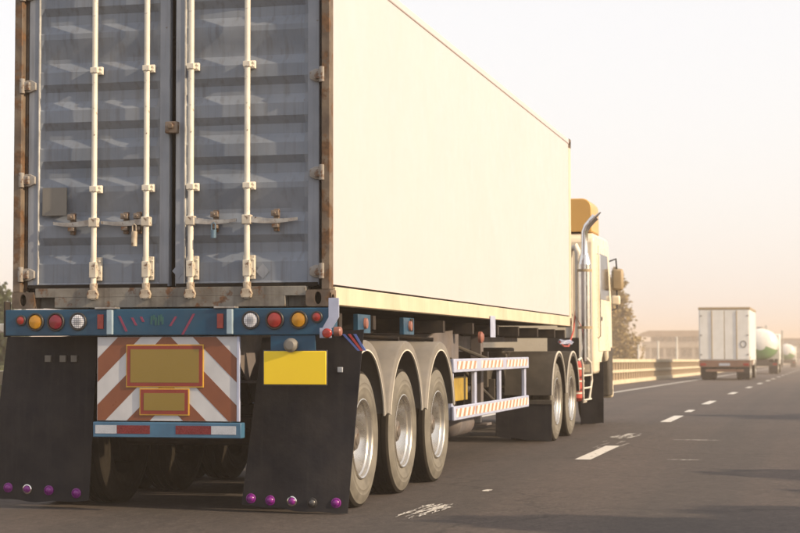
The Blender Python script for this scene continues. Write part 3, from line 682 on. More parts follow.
# axles, wheels, fenders
AX = [0.83, 2.14, 3.45]
for y in AX:
    obj('axle', G().tube([(-0.95, y, 0.51), (0.95, y, 0.51)], 0.065, 16), 'chassis', T)
    for s in (-1, 1):
        obj('brake_drum', G().lathe([(-0.12, 0.2), (0.12, 0.2)], (s * 0.75, y, 0.51), 'x', 24), 'under_dark', T)
        wheel(T, s * 1.245, y, 0.508, s)
        g = G(); n = 26; rx, rz_ = 0.648, 0.735; xo, xi = s * 1.27, s * 0.64
        def arc(rx_, rz2, x): return [(x, y + rx_ * math.cos(a), 0.51 + rz2 * math.sin(a)) for a in [R(13) + R(154 if y > 1 else 125) * k / n for k in range(n + 1)]]
        O1, O2, I1, I2 = arc(rx, rz_, xo - s * 0.015), arc(rx, rz_, xi), arc(rx - 0.012, rz_ - 0.012, xo - s * 0.015), arc(rx - 0.012, rz_ - 0.012, xi)
        g.strip(O1, O2); g.strip(I1, I2); g.strip(O2, I2)
        LO = arc(rx - 0.010, rz_ - 0.010, xo); LI = arc(rx - 0.075, rz_ - 0.075, xo); LI2 = arc(rx - 0.075, rz_ - 0.075, xo - s * 0.008)
        g.strip(O1, LO); g.strip(LO, LI); g.strip(LI, LI2); g.strip(LI2, I1)
        fd = obj('fender', g, 'fender_grey', T)
        A = arc(rx - 0.070, rz_ - 0.070, xo + s * 0.003); B = arc(rx - 0.080, rz_ - 0.080, xo + s * 0.003); A2 = arc(rx - 0.070, rz_ - 0.070, xo - s * 0.004); B2 = arc(rx - 0.080, rz_ - 0.080, xo - s * 0.01)
        g = G(); g.strip(A, B); g.strip(A, A2); g.strip(B, B2); obj('fender_lip', g, 'fender_lip', fd)
        # fender stay up to the frame
        obj('fender_stay', G().tube([(s * 0.55, y, 1.30), (s * 1.20, y, 1.262)], 0.018, 8), 'chassis', T)
        # spring hanger
        bx('spring', 'under_dark', T, s * 0.48 - 0.04, s * 0.48 + 0.04, y - 0.5, y + 0.5, 0.60, 0.68, 0.004)
        bx('hanger', 'under_dark', T, s * 0.48 - 0.05, s * 0.48 + 0.05, y + 0.55, y + 0.72, 0.62, 0.945, 0.004)
# side marker lamps under the container
for y in (1.05, 2.55): 
    for s in (-1, 1):
        bb = bx('marker_bracket', 'bumper_blue', T, s * 1.13 - 0.02, s * 1.13 + 0.02, y - 0.02, y + 0.36, 1.30, 1.445, 0.004)
        obj('marker_lamp', G().lathe([(0, 0.045), (s * 0.018, 0.04), (s * 0.026, 0.0)], (s * 1.152, y + 0.18, 1.375), 'x', 14), 'lens_old', T)
# side guards
for s in (-1, 1):
    xo = s * 1.20
    for z0, z1 in ((0.955, 1.085), (0.500, 0.635)):
        rl = bx('guard_rail', 'lavender', T, min(xo, xo - s * 0.03), max(xo, xo - s * 0.03), 4.36, 8.66, z0, z1, 0.008)
        segs = ((4.50, 5.45), (5.72, 6.95), (7.18, 8.56)) if z0 > 0.8 else ((4.46, 5.35), (5.42, 8.60))
        for a, b_ in segs: bx('reflective_tape', 'tape', T, min(xo, xo + s * 0.0025), max(xo, xo + s * 0.0025), a, b_, z0 + 0.03, z1 - 0.025, 0)
    for yy in (4.44, 5.58, 6.97, 8.60):
        bx('guard_post', 'lavender', T, min(xo - s * .031, xo - s * 0.07), max(xo - s * .031, xo - s * 0.07), yy - 0.05, yy + 0.05, 0.505, 1.08, 0.006)
    obj('brace', G().tube([(s * 1.10, 5.1, 0.98), (s * 0.6, 5.95, 1.30)], 0.022, 8), 'cab_dark', T)
    obj('brace', G().tube([(s * 1.08, 7.3, 1.02), (s * 0.6, 6.2, 1.30)], 0.022, 8), 'cab_dark', T)
    obj('brace', G().tube([(s * 0.85, 8.4, 0.55), (s * 0.6, 6.4, 1.22)], 0.022, 8), 'cab_dark', T)
    # landing leg
    bx('landing_leg', 'beam_grey', T, s * 0.82 - 0.06, s * 0.82 + 0.06, 7.35, 7.49, 0.52, 1.33, 0.006)
    bx('landing_leg', 'steel', T, s * 0.82 - 0.045, s * 0.82 + 0.045, 7.375, 7.465, 0.36, 0.52, 0.004)
    bx('landing_foot', 'beam_grey', T, s * 0.82 - 0.14, s * 0.82 + 0.14, 7.28, 7.56, 0.33, 0.36, 0.006)
    bx('info_plate', 'lavender', T, min(s * 1.222, s * 1.232), max(s * 1.222, s * 1.232), 6.07, 6.34, 1.30, 1.525, 0.003)
    obj('hook_lamp', G().lathe([(0, 0.06), (s * 0.03, 0.06), (s * 0.05, 0.035), (s * 0.052, 0)], (s * 1.12, 6.0, 1.30), 'x', 16), 'lens_old', T)
for s in (-1, 1): obj('side_plate', G().prism([(3.75, 1.02), (3.75, 1.18), (4.6, 1.33), (5.75, 1.38), (5.75, 1.08), (5.3, 1.02)], 'x', s * 0.93, s * 0.955), 'beam_grey', T, 0.003)
bx('tool_box', 'box_yellow', T, 0.72, 1.05, 5.0, 5.75, 0.66, 0.90, 0.01)
obj('air_tank', G().lathe([(-0.42, 0.0), (-0.40, 0.08), (-0.35, 0.13), (0.35, 0.13), (0.40, 0.08), (0.42, 0)], (0.98, 5.45, 0.435), 'y', 22), 'beam_grey', T)
obj('air_tank', G().lathe([(-0.42, 0.0), (-0.40, 0.08), (-0.35, 0.13), (0.35, 0.13), (0.40, 0.08), (0.42, 0)], (-0.85, 5.45, 0.60), 'y', 22), 'beam_grey', T)
for y in (5.25, 5.65): bx('tank_strap', 'chassis', T, 0.93, 1.03, y - 0.02, y + 0.02, 0.43, 0.95, 0.002)
bx('tool_box', 'cab_dark', T, -1.05, -0.6, 4.7, 5.5, 0.75, 1.2, 0.01)
bx('cross_beam', 'chassis', T, -0.95, 0.95, 7.38, 7.46, 1.05, 1.15, 0.004)
bx('cross_beam', 'chassis', T, -0.46, 0.46, 4.3, 4.4, 1.0, 1.3, 0.004)
bx('bulkhead', 'under_dark', T, -0.46, 0.46, 0.2, 0.24, 0.98, 1.27, 0.002)

# ------------------------------------------------------------------ tractor
A = thing('tractor_truck', 'cream cab tractor with chrome exhaust stack pulling the container trailer', 'truck', (0, 13.5, 0))
for s in (-1, 1):
    bx('frame_rail', 'cab_dark', A, s * 0.43 - 0.035, s * 0.43 + 0.035, 9.9, 16.8, 0.70, 0.95, 0.004)
bx('fifth_wheel', 'cab_dark', A, -0.5, 0.5, 10.8, 11.7, 1.12, 1.20, 0.02)
bx('fifth_wheel_base', 'cab_dark', A, -0.52, 0.52, 10.95, 11.55, 0.951, 1.12, 0.01)
for y in (10.63, 11.93):
    obj('axle', G().tube([(-0.95, y, 0.5), (0.95, y, 0.5)], 0.09, 14), 'cab_dark', A)
    for s in (-1, 1):
        wheel(A, s * 1.245, y, 0.508, s)
        g = G(); n = 20; xo, xi = s * 1.27, s * 0.66
        def arc2(r, x): return [(x, y + r * math.cos(a), 0.51 + (r + 0.03) * math.sin(a)) for a in [R(8) + R(164) * k / n for k in range(n + 1)]]
        O1, O2, I1, I2 = arc2(0.61, xo), arc2(0.61, xi), arc2(0.59, xo), arc2(0.59, xi)
        g.strip(O1, O2); g.strip(I1, I2); g.strip(O1, I1); g.strip(O2, I2); g.strip(I1, arc2(0.545, xo)); fd = obj('fender', g, 'cab_dark', A)
        A1, B1 = arc2(0.615, xo + s * 0.004), arc2(0.595, xo + s * 0.004); g = G(); g.strip(A1, B1); g.strip(A1, arc2(0.615, xo - s * .01)); obj('fender_lip', g, 'fender_lip', fd)
for s in (-1, 1):
    x0, x1 = (0.55, 1.265) if s > 0 else (-1.265, -0.55)
    flap('mud_flap', A, (x0, 0.485), (x1, 0.485), (x1, 0.035), (x0, 0.06), 10.02, 9.99, bulge=0.0, seed=3, wob=0.01)
    bx('flap_bracket', 'cab_dark', A, x0, x1, 10.005, 10.04, 0.485, 0.54, 0.004)
    bx('flap_bracket', 'cab_dark', A, s * 0.5 - 0.04, s * 0.5 + 0.04, 9.99, 10.05, 0.54, 0.80, 0.004)
    x0, x1 = (0.92, 1.275) if s > 0 else (-1.275, -0.92)
    flap('mud_flap', A, (x0, 0.98), (x1, 0.98), (x1, 0.03), (x0, 0.03), 15.25, 15.22, bulge=0.0, seed=6, wob=0.01)
    wheel(A, s * 1.10, 15.98, 0.508, s, dual=False)
    # boxes and tanks between the axles
    bx('bracket', 'cab_dark', A, min(s * .46, s * .62), max(s * .46, s * .62), 12.9, 14.6, 0.78, 0.86, 0.004)
obj('axle', G().tube([(-1.0, 15.98, 0.5), (1.0, 15.98, 0.5)], 0.06, 14), 'cab_dark', A)
obj('fuel_tank', G().lathe([(-0.6, 0.0), (-0.58, 0.24), (-0.55, 0.28), (0.55, 0.28), (0.58, 0.24), (0.6, 0)], (-0.88, 13.7, 0.68), 'y', 26), 'chrome', A)
tk = obj('red_tank', G().lathe([(-0.30, 0.0), (-0.285, 0.07), (-0.24, 0.115), (0.24, 0.115), (0.285, 0.07), (0.30, 0)], (1.12, 13.30, 0.72), 'z', 20), 'tank_red', A)
for z in (0.55, 0.72, 0.90): obj('ring', G().lathe([(-0.012, 0.121), (0.012, 0.121), (0.012, 0.114), (-0.012, 0.114)], (1.12, 13.30, z), 'z', 20, closed=True), 'fender_lip', tk)
obj('air_tank', G().lathe([(-0.4, 0.0), (-0.38, 0.1), (-0.33, 0.15), (0.33, 0.15), (0.38, 0.1), (0.4, 0)], (0.86, 13.9, 0.72), 'y', 20), 'cab_dark', A)
bx('battery_box', 'cab_dark', A, 0.64, 1.0, 14.35, 14.75, 0.5, 0.93, 0.012)
obj('grab_tube', G().tube([(1.22, 12.75, 1.02), (1.24, 12.95, 1.05), (1.25, 13.05, 0.95), (1.25, 13.1, 0.5), (1.22, 13.25, 0.42), (1.22, 13.6, 0.42)], 0.016, 8), 'fender_lip', A)
obj('grab_tube', G().tube([(1.23, 13.55, 1.05), (1.26, 13.85, 0.98), (1.26, 13.95, 0.72), (1.24, 13.8, 0.45)], 0.018, 8), 'fender_lip', A)
for z in (0.45, 0.62, 0.80): obj('step', G().tube([(1.255, 13.08, z), (1.255, 13.9, z)], 0.014, 8), 'fender_lip', A)
bx('deck_plate', 'cab_dark', A, -1.0, 1.15, 12.7, 14.65, 0.951, 0.985, 0.004)
# exhaust stack
ex = obj('exhaust_stack', G().tube([(1.13, 14.2, 1.00), (1.13, 14.2, 2.44)], 0.105, 24), 'chrome', A)
obj('exhaust_pipe', G().tube([(1.13, 14.2, 2.44), (1.13, 14.2, 2.56), (1.13, 14.2, 2.62), (1.135, 14.2, 2.93), (1.17, 14.2, 3.01), (1.24, 14.2, 3.09), (1.30, 14.2, 3.155)], [0.10, 0.075, 0.052, 0.052, 0.055, 0.055, 0.06], 18), 'chrome', ex)
obj('exhaust_tip', G().prism([(1.235, 3.045), (1.385, 3.225), (1.335, 3.20), (1.20, 3.09)], 'y', 14.14, 14.26), 'chrome', ex, 0.01)
for z in (1.5, 2.35): obj('clamp', G().lathe([(-0.02, 0.111), (0.02, 0.111), (0.02, 0.104), (-0.02, 0.104)], (1.13, 14.2, z), 'z', 24, closed=True), 'roof_tan', ex)
obj('intake_pipe', G().tube([(0.86, 14.45, 1.0), (0.86, 14.45, 2.55), (0.88, 14.4, 2.68), (0.98, 14.35, 2.72), (1.02, 14.35, 2.62), (1.02, 14.35, 1.2)], 0.055, 14), 'fender_lip', A)
bx('stack_bracket', 'cab_dark', A, 0.55, 1.2, 14.28, 14.36, 0.99, 1.35, 0.006)
# cab
prof = [(14.72, 0.98), (14.70, 2.86), (14.78, 2.95), (16.35, 2.95), (16.52, 2.88), (16.88, 1.95), (16.95, 1.2), (16.95, 0.62), (16.70, 0.60)]
prof += [(15.98 + 0.62 * math.cos(a), 0.50 + 0.62 * math.sin(a)) for a in [R(20 + k * 14) for k in range(11)]][0:]
prof = prof[:9] + [(15.98 + 0.64 * math.cos(R(12 + k * 13)), 0.50 + 0.64 * math.sin(R(12 + k * 13))) for k in range(11)] + [(15.30, 0.80), (14.72, 0.80)]
prof = prof[1:]
cab = obj('cab', G().prism(prof, 'x', -1.215, 1.215), 'cab_white', A, 0.05)
for s in (-1, 1):
    xo = s * 1.216
    def pl(name, mat, poly, t=0.006, par=cab): return obj(name, G().prism(poly, 'x', xo, xo + s * t), mat, par, 0.002)
    dr = pl('door', 'cab_white', [(15.15, 1.15), (15.15, 2.78), (16.30, 2.78), (16.62, 1.95), (16.62, 1.15)], 0.010)
    pl('side_window', 'glass', [(15.27, 1.95), (15.27, 2.66), (16.22, 2.66), (16.50, 1.95)], 0.013)
    pl('door_handle', 'lamp_rim', [(15.22, 1.62), (15.22, 1.68), (15.42, 1.68), (15.42, 1.62)], 0.03)
    obj('grab_bar', G().tube([(s * 1.225, 14.98, 1.35), (s * 1.262, 14.98, 1.38), (s * 1.262, 14.98, 2.62), (s * 1.225, 14.98, 2.65)], 0.014, 8), 'chrome', cab)
    for z in (0.52, 0.86): bx('cab_step', 'cab_dark', cab, min(s * .98, s * 1.225), max(s * .98, s * 1.225), 16.66, 16.92, z - 0.03, z + 0.0, 0.005)
    ar = obj('mirror_arm', G().tube([(s * 1.18, 16.70, 2.60), (s * 1.28, 16.97, 2.66), (s * 1.29, 17.0, 2.5), (s * 1.29, 17.0, 1.85), (s * 1.18, 16.86, 1.80)], 0.014, 8), 'lamp_rim', cab)
    bx('arch_panel', 'cab_dark', cab, min(s * 1.0, s * 1.222), max(s * 1.0, s * 1.222), 16.40, 16.93, 0.42, 1.22, 0.03)
    mr = obj('mirror', G().box(s * 1.30 - 0.10, s * 1.30 + 0.10, 16.96, 17.05, 2.14, 2.50), 'roof_tan', cab, 0.044)
    mr2 = obj('mirror', G().box(s * 1.27 - 0.075, s * 1.27 + 0.075, 16.97, 17.04, 1.90, 2.06), 'cab_white', cab, 0.03)
    bx('headlamp', 'refl_white', cab, s * 0.9 - 0.2, s * 0.9 + 0.2, 16.94, 16.975, 0.72, 0.92, 0.02)
obj('windscreen', G().prism([(16.545, 2.83), (16.885, 1.98), (16.905, 1.99), (16.565, 2.84)], 'x', -1.1, 1.1), 'glass', cab)
bx('grille', 'lamp_rim', cab, -0.8, 0.8, 16.94, 16.965, 1.15, 1.65, 0.01)
bx('bumper', 'cab_white', cab, -1.22, 1.22, 16.93, 17.05, 0.38, 0.66, 0.04)
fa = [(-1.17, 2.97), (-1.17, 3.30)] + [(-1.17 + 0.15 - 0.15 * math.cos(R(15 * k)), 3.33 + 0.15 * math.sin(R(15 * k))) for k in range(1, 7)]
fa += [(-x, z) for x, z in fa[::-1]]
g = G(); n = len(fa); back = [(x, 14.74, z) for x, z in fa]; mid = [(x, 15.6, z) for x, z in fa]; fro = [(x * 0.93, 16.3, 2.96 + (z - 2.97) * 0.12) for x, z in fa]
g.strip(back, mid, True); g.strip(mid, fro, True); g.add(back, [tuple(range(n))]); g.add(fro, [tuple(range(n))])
obj('roof_fairing', g, 'cab_orange_glow', cab, 0.015)
# coiled air line
pts = [(1.0 + 0.03 * math.cos(t * 1.6), 12.5 + 0.02 * t, 1.28 + 0.03 * math.sin(t * 1.6)) for t in range(0, 60)]
obj('air_line', G().tube(pts, 0.008, 6), 'lavender', A)
obj('air_line', G().tube([(0.95, 14.5, 1.75), (1.0, 13.9, 1.45), (1.0, 13.4, 1.22), (1.0, 12.9, 1.22), (1.0, 12.5, 1.28)], 0.012, 8), 'tank_red', A)

# ------------------------------------------------------------------ white box truck ahead
def box_truck(yb, xc):
    z0 = zr(yb + 3)
    B = thing('box_truck', 'white box truck with closed rear doors driving ahead in the same lane', 'truck', (xc, yb, z0))
    x0, x1 = xc - 1.165, xc + 1.165
    bx('cargo_box', 'white_paint', B, x0, x1, yb, yb + 7.0, z0 + 0.93, z0 + 3.30, 0.02)
    bx('roof_cap', 'roof_tan', B, x0 - 0.03, x1 + 0.03, yb - 0.03, yb + 7.03, z0 + 3.28, z0 + 3.40, 0.02)
    wd = (x1 - x0 - 0.14) / 2
    for k in range(2):
        a = x0 + 0.05 + k * (wd + 0.04)
        d = bx('door', 'white_paint', B, a, a + wd, yb - 0.03, yb - 0.001, z0 + 0.98, z0 + 3.24, 0.008)
        bx('locking_bar', 'roof_tan', d, a + wd * 0.5 - 0.02, a + wd * 0.5 + 0.02, yb - 0.06, yb - 0.03, z0 + 0.98, z0 + 3.24, 0.004)
        for hz in (1.2, 2.1, 3.0): bx('hinge', 'steel', d, a + (0 if k == 0 else wd - 0.1), a + (0.1 if k == 0 else wd), yb - 0.045, yb - 0.03, z0 + hz - 0.03, z0 + hz + 0.03, 0.002)
    bx('door_gap', 'roof_tan', B, x0 + 0.05 + wd, x0 + 0.09 + wd, yb - 0.012, yb - 0.0005, z0 + 0.98, z0 + 3.24, 0)
    g = G().tube([(x1 - 0.3 + 0.13 * math.cos(t), yb - 0.032, z0 + 1.68 + 0.15 * math.sin(t)) for t in [R(30 * k) for k in range(13)]], 0.018, 6)
    obj('round_mark', g, 'cab_dark', B)
    bx('chassis', 'brown_box', B, x0 + 0.15, x1 - 0.15, yb + 0.1, yb + 8.6, z0 + 0.66, z0 + 0.92, 0.01)
    bx('tail_beam', 'brown_box', B, x0, x1, yb - 0.03, yb + 0.10, z0 + 0.62, z0 + 0.925, 0.01)
    bx('underrun_bar', 'brown_box', B, x0 + 0.3, x1 - 0.3, yb, yb + 0.08, z0 + 0.40, z0 + 0.52, 0.01)
    bx('number_plate', 'refl_white', B, xc - 0.25, xc + 0.25, yb - 0.04, yb - 0.031, z0 + 0.68, z0 + 0.80, 0)
    for s in (-1, 1):
        bx('tail_lamp', 'lens_red', B, xc + s * 0.98 - 0.13, xc + s * 0.98 + 0.13, yb - 0.05, yb - 0.031, z0 + 0.68, z0 + 0.80, 0.01)
        bx('side_lamp', 'lens_amber', B, xc + s * 1.168 - 0.004, xc + s * 1.168 + 0.004, yb + 0.05, yb + 0.45, z0 + 0.98, z0 + 1.10, 0.0)
        for y in (yb + 1.2, yb + 2.45): wheel(B, xc + s * 1.12, y, z0 + 0.505, s)
        wheel(B, xc + s * 1.12, yb + 7.6, z0 + 0.505, s, dual=False)
        flap('mud_flap', B, (xc + s * .85 - .28, z0 + .64), (xc + s * .85 + .28, z0 + .64), (xc + s * .85 + .28, z0 + .12), (xc + s * .85 - .28, z0 + .12), yb + .45, yb + .42, ny=4, nx=3)
    bx('cab', 'white_paint', B, xc - 1.1, xc + 1.1, yb + 7.1, yb + 8.9, z0 + 0.6, z0 + 2.7, 0.08)
    bx('bumper', 'cab_dark', B, xc - 1.12, xc + 1.12, yb + 8.8, yb + 8.98, z0 + 0.38, z0 + 0.62, 0.03)
    bx('windscreen', 'glass', B, xc - 1.0, xc + 1.0, yb + 8.885, yb + 8.91, z0 + 1.65, z0 + 2.5, 0.01)
box_truck(71.0, 0.05)
def tank_truck(yb, xc, label):
    z0 = zr(yb + 3)
    B = thing('tank_truck', label, 'truck', (xc, yb, z0))
    r = 1.06; zc = z0 + 0.95 + r
    pr = [(0.0, 0.0), (0.05, 0.4), (0.16, 0.75), (0.34, 0.97), (0.5, r), (7.2, r), (7.4, 0.95), (7.6, 0.5), (7.65, 0)]
    tkm = obj('tank', G().lathe(pr, (xc, yb, zc), 'y', 36), 'tank_white', B)
    # green lower band as a shell just outside the lower half
    g = G(); n = 14
    rows = [[(xc + (q + 0.006) * math.cos(a), yb + y - (0.006 if y < 0.3 else 0), zc + (q + 0.006) * math.sin(a)) for a in [R(200 + 140 * k / n) for k in range(n + 1)]] for y, q in pr[1:-1]]
    for p, q in zip(rows[:-1], rows[1:]): g.strip(p, q)
    obj('green_band', g, 'tank_green', tkm)
    obj('manway', G().lathe([(0, 0.25), (0.12, 0.25), (0.14, 0)], (xc, yb + 1.2, zc + r - 0.02), 'z', 16), 'steel', B)
    obj('rail', G().tube([(xc + 0.35, yb + 0.5, zc + r - 0.08), (xc + 0.35, yb + 0.5, zc + r + 0.22), (xc + 0.35, yb + 3, zc + r + 0.22), (xc + 0.35, yb + 3, zc + r - 0.08)], 0.02, 6), 'steel', B)
    bx('chassis', 'cab_dark', B, xc - 0.5, xc + 0.5, yb + 0.1, yb + 9.4, z0 + 0.6, z0 + 0.96, 0.01)
    bx('bumper', 'cab_dark', B, xc - 1.15, xc + 1.15, yb - 0.1, yb + 0.1, z0 + 0.55, z0 + 0.80, 0.01)
    for s in (-1, 1):
        bx('tail_lamp', 'lens_red', B, xc + s * 0.95 - 0.14, xc + s * 0.95 + 0.14, yb - 0.12, yb - 0.101, z0 + 0.61, z0 + 0.74, 0.005)
        for y in (yb + 1.3, yb + 2.6): wheel(B, xc + s * 1.14, y, z0 + 0.505, s)
        wheel(B, xc + s * 1.14, yb + 8.6, z0 + 0.505, s, dual=False)
        flap('mud_flap', B, (xc + s * .85 - .28, z0 + .6), (xc + s * .85 + .28, z0 + .6), (xc + s * .85 + .28, z0 + .1), (xc + s * .85 - .28, z0 + .1), yb + .5, yb + .48, ny=4, nx=3)
    bx('cab', 'white_paint', B, xc - 1.12, xc + 1.12, yb + 7.8, yb + 9.7, z0 + 0.6, z0 + 2.75, 0.08)
    bx('windscreen', 'glass', B, xc - 1.0, xc + 1.0, yb + 9.69, yb + 9.71, z0 + 1.65, z0 + 2.5, 0.01)
    obj('exhaust', G().tube([(xc + 1.28, yb + 7.3, z0 + 0.7), (xc + 1.28, yb + 7.3, z0 + 3.0)], 0.06, 10), 'steel', B)
tank_truck(108.0, 0.36, 'nearer white tank truck with green underside, just ahead of the white box truck')
tank_truck(222.0, -0.35, 'small distant tank truck at the far right end of the line of trucks')

# ------------------------------------------------------------------ concrete balustrade along the left edge
def balustrade(y0, y1, label, step=0.92):
    B = thing('balustrade', label, 'barrier', (-3.28, y0, zr(y0)))
    ys = [y0 + (y1 - y0) * k / max(1, int((y1 - y0) / 8)) for k in range(max(1, int((y1 - y0) / 8)) + 1)]
    for h0, h1, w_ in ((0.0, 0.16, 0.13), (0.44, 0.55, 0.10), (0.84, 0.97, 0.13)):
        g = G()
        for a, b_ in zip(ys[:-1], ys[1:]):
            v = [(x, y, zr(y) + h) for y in (a, b_) for (x, h) in ((-3.28 - w_, h0), (-3.28 + w_, h0), (-3.28 + w_, h1), (-3.28 - w_, h1))]
            g.add(v, [(0, 1, 5, 4), (1, 2, 6, 5), (2, 3, 7, 6), (3, 0, 4, 7)])
        e = ys[0]; g.add([(-3.28 - w_, e, zr(e) + h0), (-3.28 + w_, e, zr(e) + h0), (-3.28 + w_, e, zr(e) + h1), (-3.28 - w_, e, zr(e) + h1)], [(0, 1, 2, 3)])
        e = ys[-1]; g.add([(-3.28 - w_, e, zr(e) + h0), (-3.28 + w_, e, zr(e) + h0), (-3.28 + w_, e, zr(e) + h1), (-3.28 - w_, e, zr(e) + h1)], [(0, 1, 2, 3)])
        obj('rail', g, 'concrete_cream', B)
    n = int((y1 - y0) / step)
    for k in range(n):
        y = y0 + (k + 0.5) * step; link('baluster', BAL, B, (-3.28, y, zr(y) + 0.5))
BAL = G().box(-0.07, 0.07, -0.13, 0.13, -0.345, 0.345).mesh('baluster', 'baluster_tan')[0]
balustrade(-8.0, 150.0, 'long cream concrete balustrade along the left edge of the road')
# ------------------------------------------------------------------ trees
def leaf_mesh(pts, size, rng, mat, name='crown'):
    v = []; f = []
    for p in pts:
        a = Vector((rng.gauss(0, 1), rng.gauss(0, 1), rng.gauss(0, 0.8))).normalized(); b_ = a.cross(Vector((rng.gauss(0, 1), rng.gauss(0, 1), rng.gauss(0, 1)))).normalized()
        s_ = size * rng.uniform(0.6, 1.3); o = len(v)
        v += [p - a * s_, p + b_ * s_ * 0.55, p + a * s_, p - b_ * s_ * 0.55]; f.append((o, o + 1, o + 2, o + 3))
    me = bpy.data.meshes.new(name); me.from_pydata([tuple(q) for q in v], [], f); me.materials.append(MATS[mat]); return me
def conifer(x, y, z0, h, r, label, mat='leaf_gold', seed=1, n=9000, leaf=0.16, group=None, tops=((0, 0, 1.0),)):
    rng = random.Random(seed); t = thing('conifer', label, 'tree', (x, y, z0), group)
    obj('trunk', G().tube([(x, y, z0 - 0.1), (x, y, z0 + h * 0.5), (x + 0.05, y, z0 + h * 0.95)], [h * 0.022, h * 0.014, 0.02], 8), 'bark', t)
    pts = []; c = Vector((0, 0, 0)); g = G()
    for (dx, dy, hs) in tops:
        for k in range(int(n / 60 / len(tops))):
            u = rng.random(); zz = 0.08 + 0.9 * u; rad = r * (1.03 - u) ** 0.7 * rng.uniform(0.65, 1.1); a = rng.uniform(0, 6.283)
            tip = Vector((dx + rad * math.cos(a), dy + rad * math.sin(a), h * hs * (zz + 0.05))); base = Vector((dx * .6, dy * .6, h * hs * zz - 0.15))
            if k % 3 == 0: g.tube([tuple(Vector((x, y, z0)) + base), tuple(Vector((x, y, z0)) + tip)], [0.035, 0.01], 5)
            for _ in range(60):
                q = rng.uniform(0.25, 1.05); pts.append(base.lerp(tip, q) + Vector((rng.gauss(0, 1), rng.gauss(0, 1), rng.gauss(0, 1.2))) * (0.16 * r * (1.15 - u)))
    obj('branch', g, 'bark', t)
    link('crown', leaf_mesh(pts, leaf, rng, mat), t, (x, y, z0)); return t
def broad(x, y, z0, h, r, label, mat='leaf_green', seed=1, n=7000, leaf=0.14, group=None, name='broadleaf_tree', low=0.35):
    rng = random.Random(seed); t = thing(name, label, 'tree', (x, y, z0), group)
    O = Vector((x, y, z0))
    obj('trunk', G().tube([tuple(O + Vector((0, 0, -0.1))), tuple(O + Vector((0.04, 0, h * 0.3))), tuple(O + Vector((0.0, 0.05, h * 0.72)))], [h * 0.03, h * 0.022, h * 0.008], 8), 'bark', t)
    cl = []
    g = G()
    for k in range(26):
        a = rng.uniform(0, 6.283); u = rng.random(); e = rng.uniform(low, 0.93)
        rr = r * math.sqrt(max(0.05, 1 - ((e - (low + 0.93) / 2) / ((0.98 - low) / 2)) ** 2)) * math.sqrt(u)
        c = Vector((rr * math.cos(a), rr * math.sin(a), h * e)); cl.append((c, r * rng.uniform(0.22, 0.40)))
        if k % 2 == 0: g.tube([tuple(O + Vector((0, 0, h * max(0.2, e - 0.25)))), tuple(O + c)], [h * 0.009, 0.012], 5)
    obj('limb', g, 'bark', t)
    pts = []
    for k in range(n):
        c, q = rng.choice(cl); d = Vector((rng.gauss(0, 1), rng.gauss(0, 1), rng.gauss(0, 0.8))).normalized() * q * rng.random() ** 0.45; pts.append(c + d)
    link('crown', leaf_mesh(pts, leaf, rng, mat), t, (x, y, z0)); return t
def lz(x, y): return zr(y) + gz(x)
conifer(-13.6, 140, lz(-13.3, 140), 10.6, 2.3, 'tall golden conifer rising just right of the tractor cab', seed=3, n=20000, leaf=0.20, tops=((0.8, 0, 1.04), (-0.9, 0.4, 0.96), (0.1, -0.5, 0.84)))
conifer(-17.5, 146, lz(-17.5, 146), 8.0, 2.2, 'shorter conifer mostly hidden behind the tractor cab', seed=5, n=9000, leaf=0.20)
for k, (x, y, h, r) in enumerate(((-27.5, 50, 6.4, 3.0), (-33, 58, 7.2, 3.2), (-24.5, 46.5, 4.6, 1.9))):
    broad(x, y, lz(x, y), h, r, ('largest dark green tree at the left picture edge', 'rear dark green tree at the left picture edge', 'low bush beside the left door post of the container')[k], 'leaf_green', 20 + k, 7000, 0.16, low=0.12)
# median trees on the right, outside the picture: their shadows fall on the lane
for k, (x, y, h, r) in enumerate(((12.2, -1.7, 4.28, 1.7), (12.2, 2.75, 3.45, 2.1), (12.2, 18.0, 4.4, 1.6))):
    broad(x, y, 0.0, h, r, ('young median tree whose shadow crosses the lower right corner of the road', 'young median tree casting the short shadow at the right edge of the road', 'young median tree casting the thin far shadow across the lane')[k], 'leaf_olive', 40 + k, 12000, 0.17, 'median trees', low=0.36)

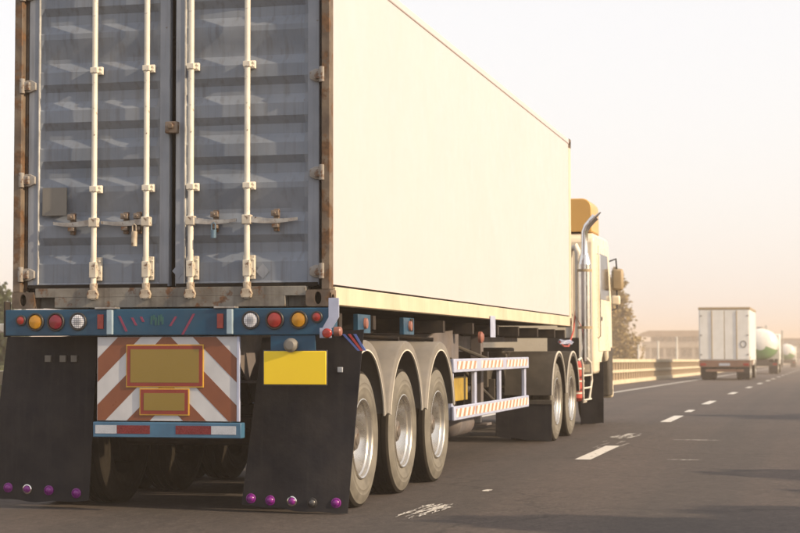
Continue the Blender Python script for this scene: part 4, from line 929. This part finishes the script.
# ------------------------------------------------------------------ buildings and posts in the haze
def low_building():
    y, x0, x1 = 400.0, -37.5, -8.0; z0 = lz(-20, 400)
    B = thing('low_building', 'low tan two storey building with flat overhanging roof behind the balustrade', 'building', (-15, y, z0))
    B.location.y = y; ORI[B.name] = Vector(B.location)
    bx('wall', 'building_tan', B, x0 + 1.2, x1, y + 1, y + 12, z0, 1.7, 0)
    bx('wall', 'building_tan', B, x0 + 2.4, x1, y + 2, y + 12, 1.7, 4.3, 0)
    bx('balcony', 'building_tan', B, x0 + 0.6, x1, y - 0.6, y + 1.9, 1.65, 3.05, 0.05)
    prof = [(x0 - 0.4, 4.5), (x0 + 0.6, 5.1), (x0 + 2.2, 5.6), (x1, 5.6), (x1, 4.2), (x0 + 0.6, 4.2)]
    obj('roof', G().prism(prof, 'y', y - 1.2, y + 12.5), 'building_roof', B)
    for k in range(8):
        xa = x0 + 3.0 + k * 3.3
        for z_a, z_b, yy in ((3.1, 4.15, y + 1.9), (-0.4, 1.4, y + 0.9)):
            wv = bx('window', 'glass', B, xa, xa + 2.3, yy, yy + 0.09, z_a, z_b, 0)
            bx('mullion', 'building_tan', wv, xa + 1.05, xa + 1.25, yy - 0.05, yy - 0.002, z_a, z_b, 0)
        bx('column', 'building_tan', B, xa - 0.75, xa - 0.35, y - 0.5, y - 0.1, z0, 1.64, 0)
low_building()
y = 480.0; z0 = zr(y)
B = thing('office_block', 'plain grey block at the far right end of the road', 'building', (2, y, z0))
bx('wall', 'building_grey', B, -8.3, 20, y, y + 20, z0 - 0.1, z0 + 6.2, 0); bx('roof', 'building_roof', B, -8.8, 20.5, y - .5, y + 20.5, z0 + 6.2, z0 + 6.6, 0)
for k in range(7):
    for j in range(2): bx('window', 'glass', B, -7.2 + k * 3.6, -5.0 + k * 3.6, y - 0.06, y - 0.003, z0 + 1.2 + j * 2.6, z0 + 2.7 + j * 2.6, 0)
for x, yy, hh, lab in ((-10.0, 130, 4.1, 'leftmost white post in front of the low tan building'), (-8.8, 134, 4.0, 'middle white post in front of the low tan building'), (-7.6, 138, 4.0, 'rightmost white post in front of the low tan building')):
    z = lz(x, yy); t = thing('post', lab, 'post', (x, yy, z), 'white posts by the building')
    obj('pole', G().tube([(x, yy, z - 0.05), (x, yy, z + hh)], [0.10, 0.07], 10), 'post_white', t); obj('cap', G().lathe([(0, 0.11), (0.06, 0.11), (0.1, 0)], (x, yy, z + hh), 'z', 10), 'post_white', t)

# ------------------------------------------------------------------ warm haze
g = G().box(-1600, 1600, -300, 1700, -7.0, 12.5); hz = obj('haze', g, 'ground_soil', None, 0, False)
m = bpy.data.materials.new('haze'); m.use_nodes = True; nt = m.node_tree; nt.nodes.remove(nt.nodes['Principled BSDF'])
pv = nt.nodes.new('ShaderNodeVolumePrincipled'); pv.inputs['Color'].default_value = (1.0, 0.84, 0.70, 1); pv.inputs['Density'].default_value = 0.0018; pv.inputs['Anisotropy'].default_value = 0.0
nt.links.new(pv.outputs[0], nt.nodes['Material Output'].inputs['Volume']); hz.data.materials.clear(); hz.data.materials.append(m)
tag(hz, 'pale warm haze lying over the whole road', 'haze', None, 'stuff')
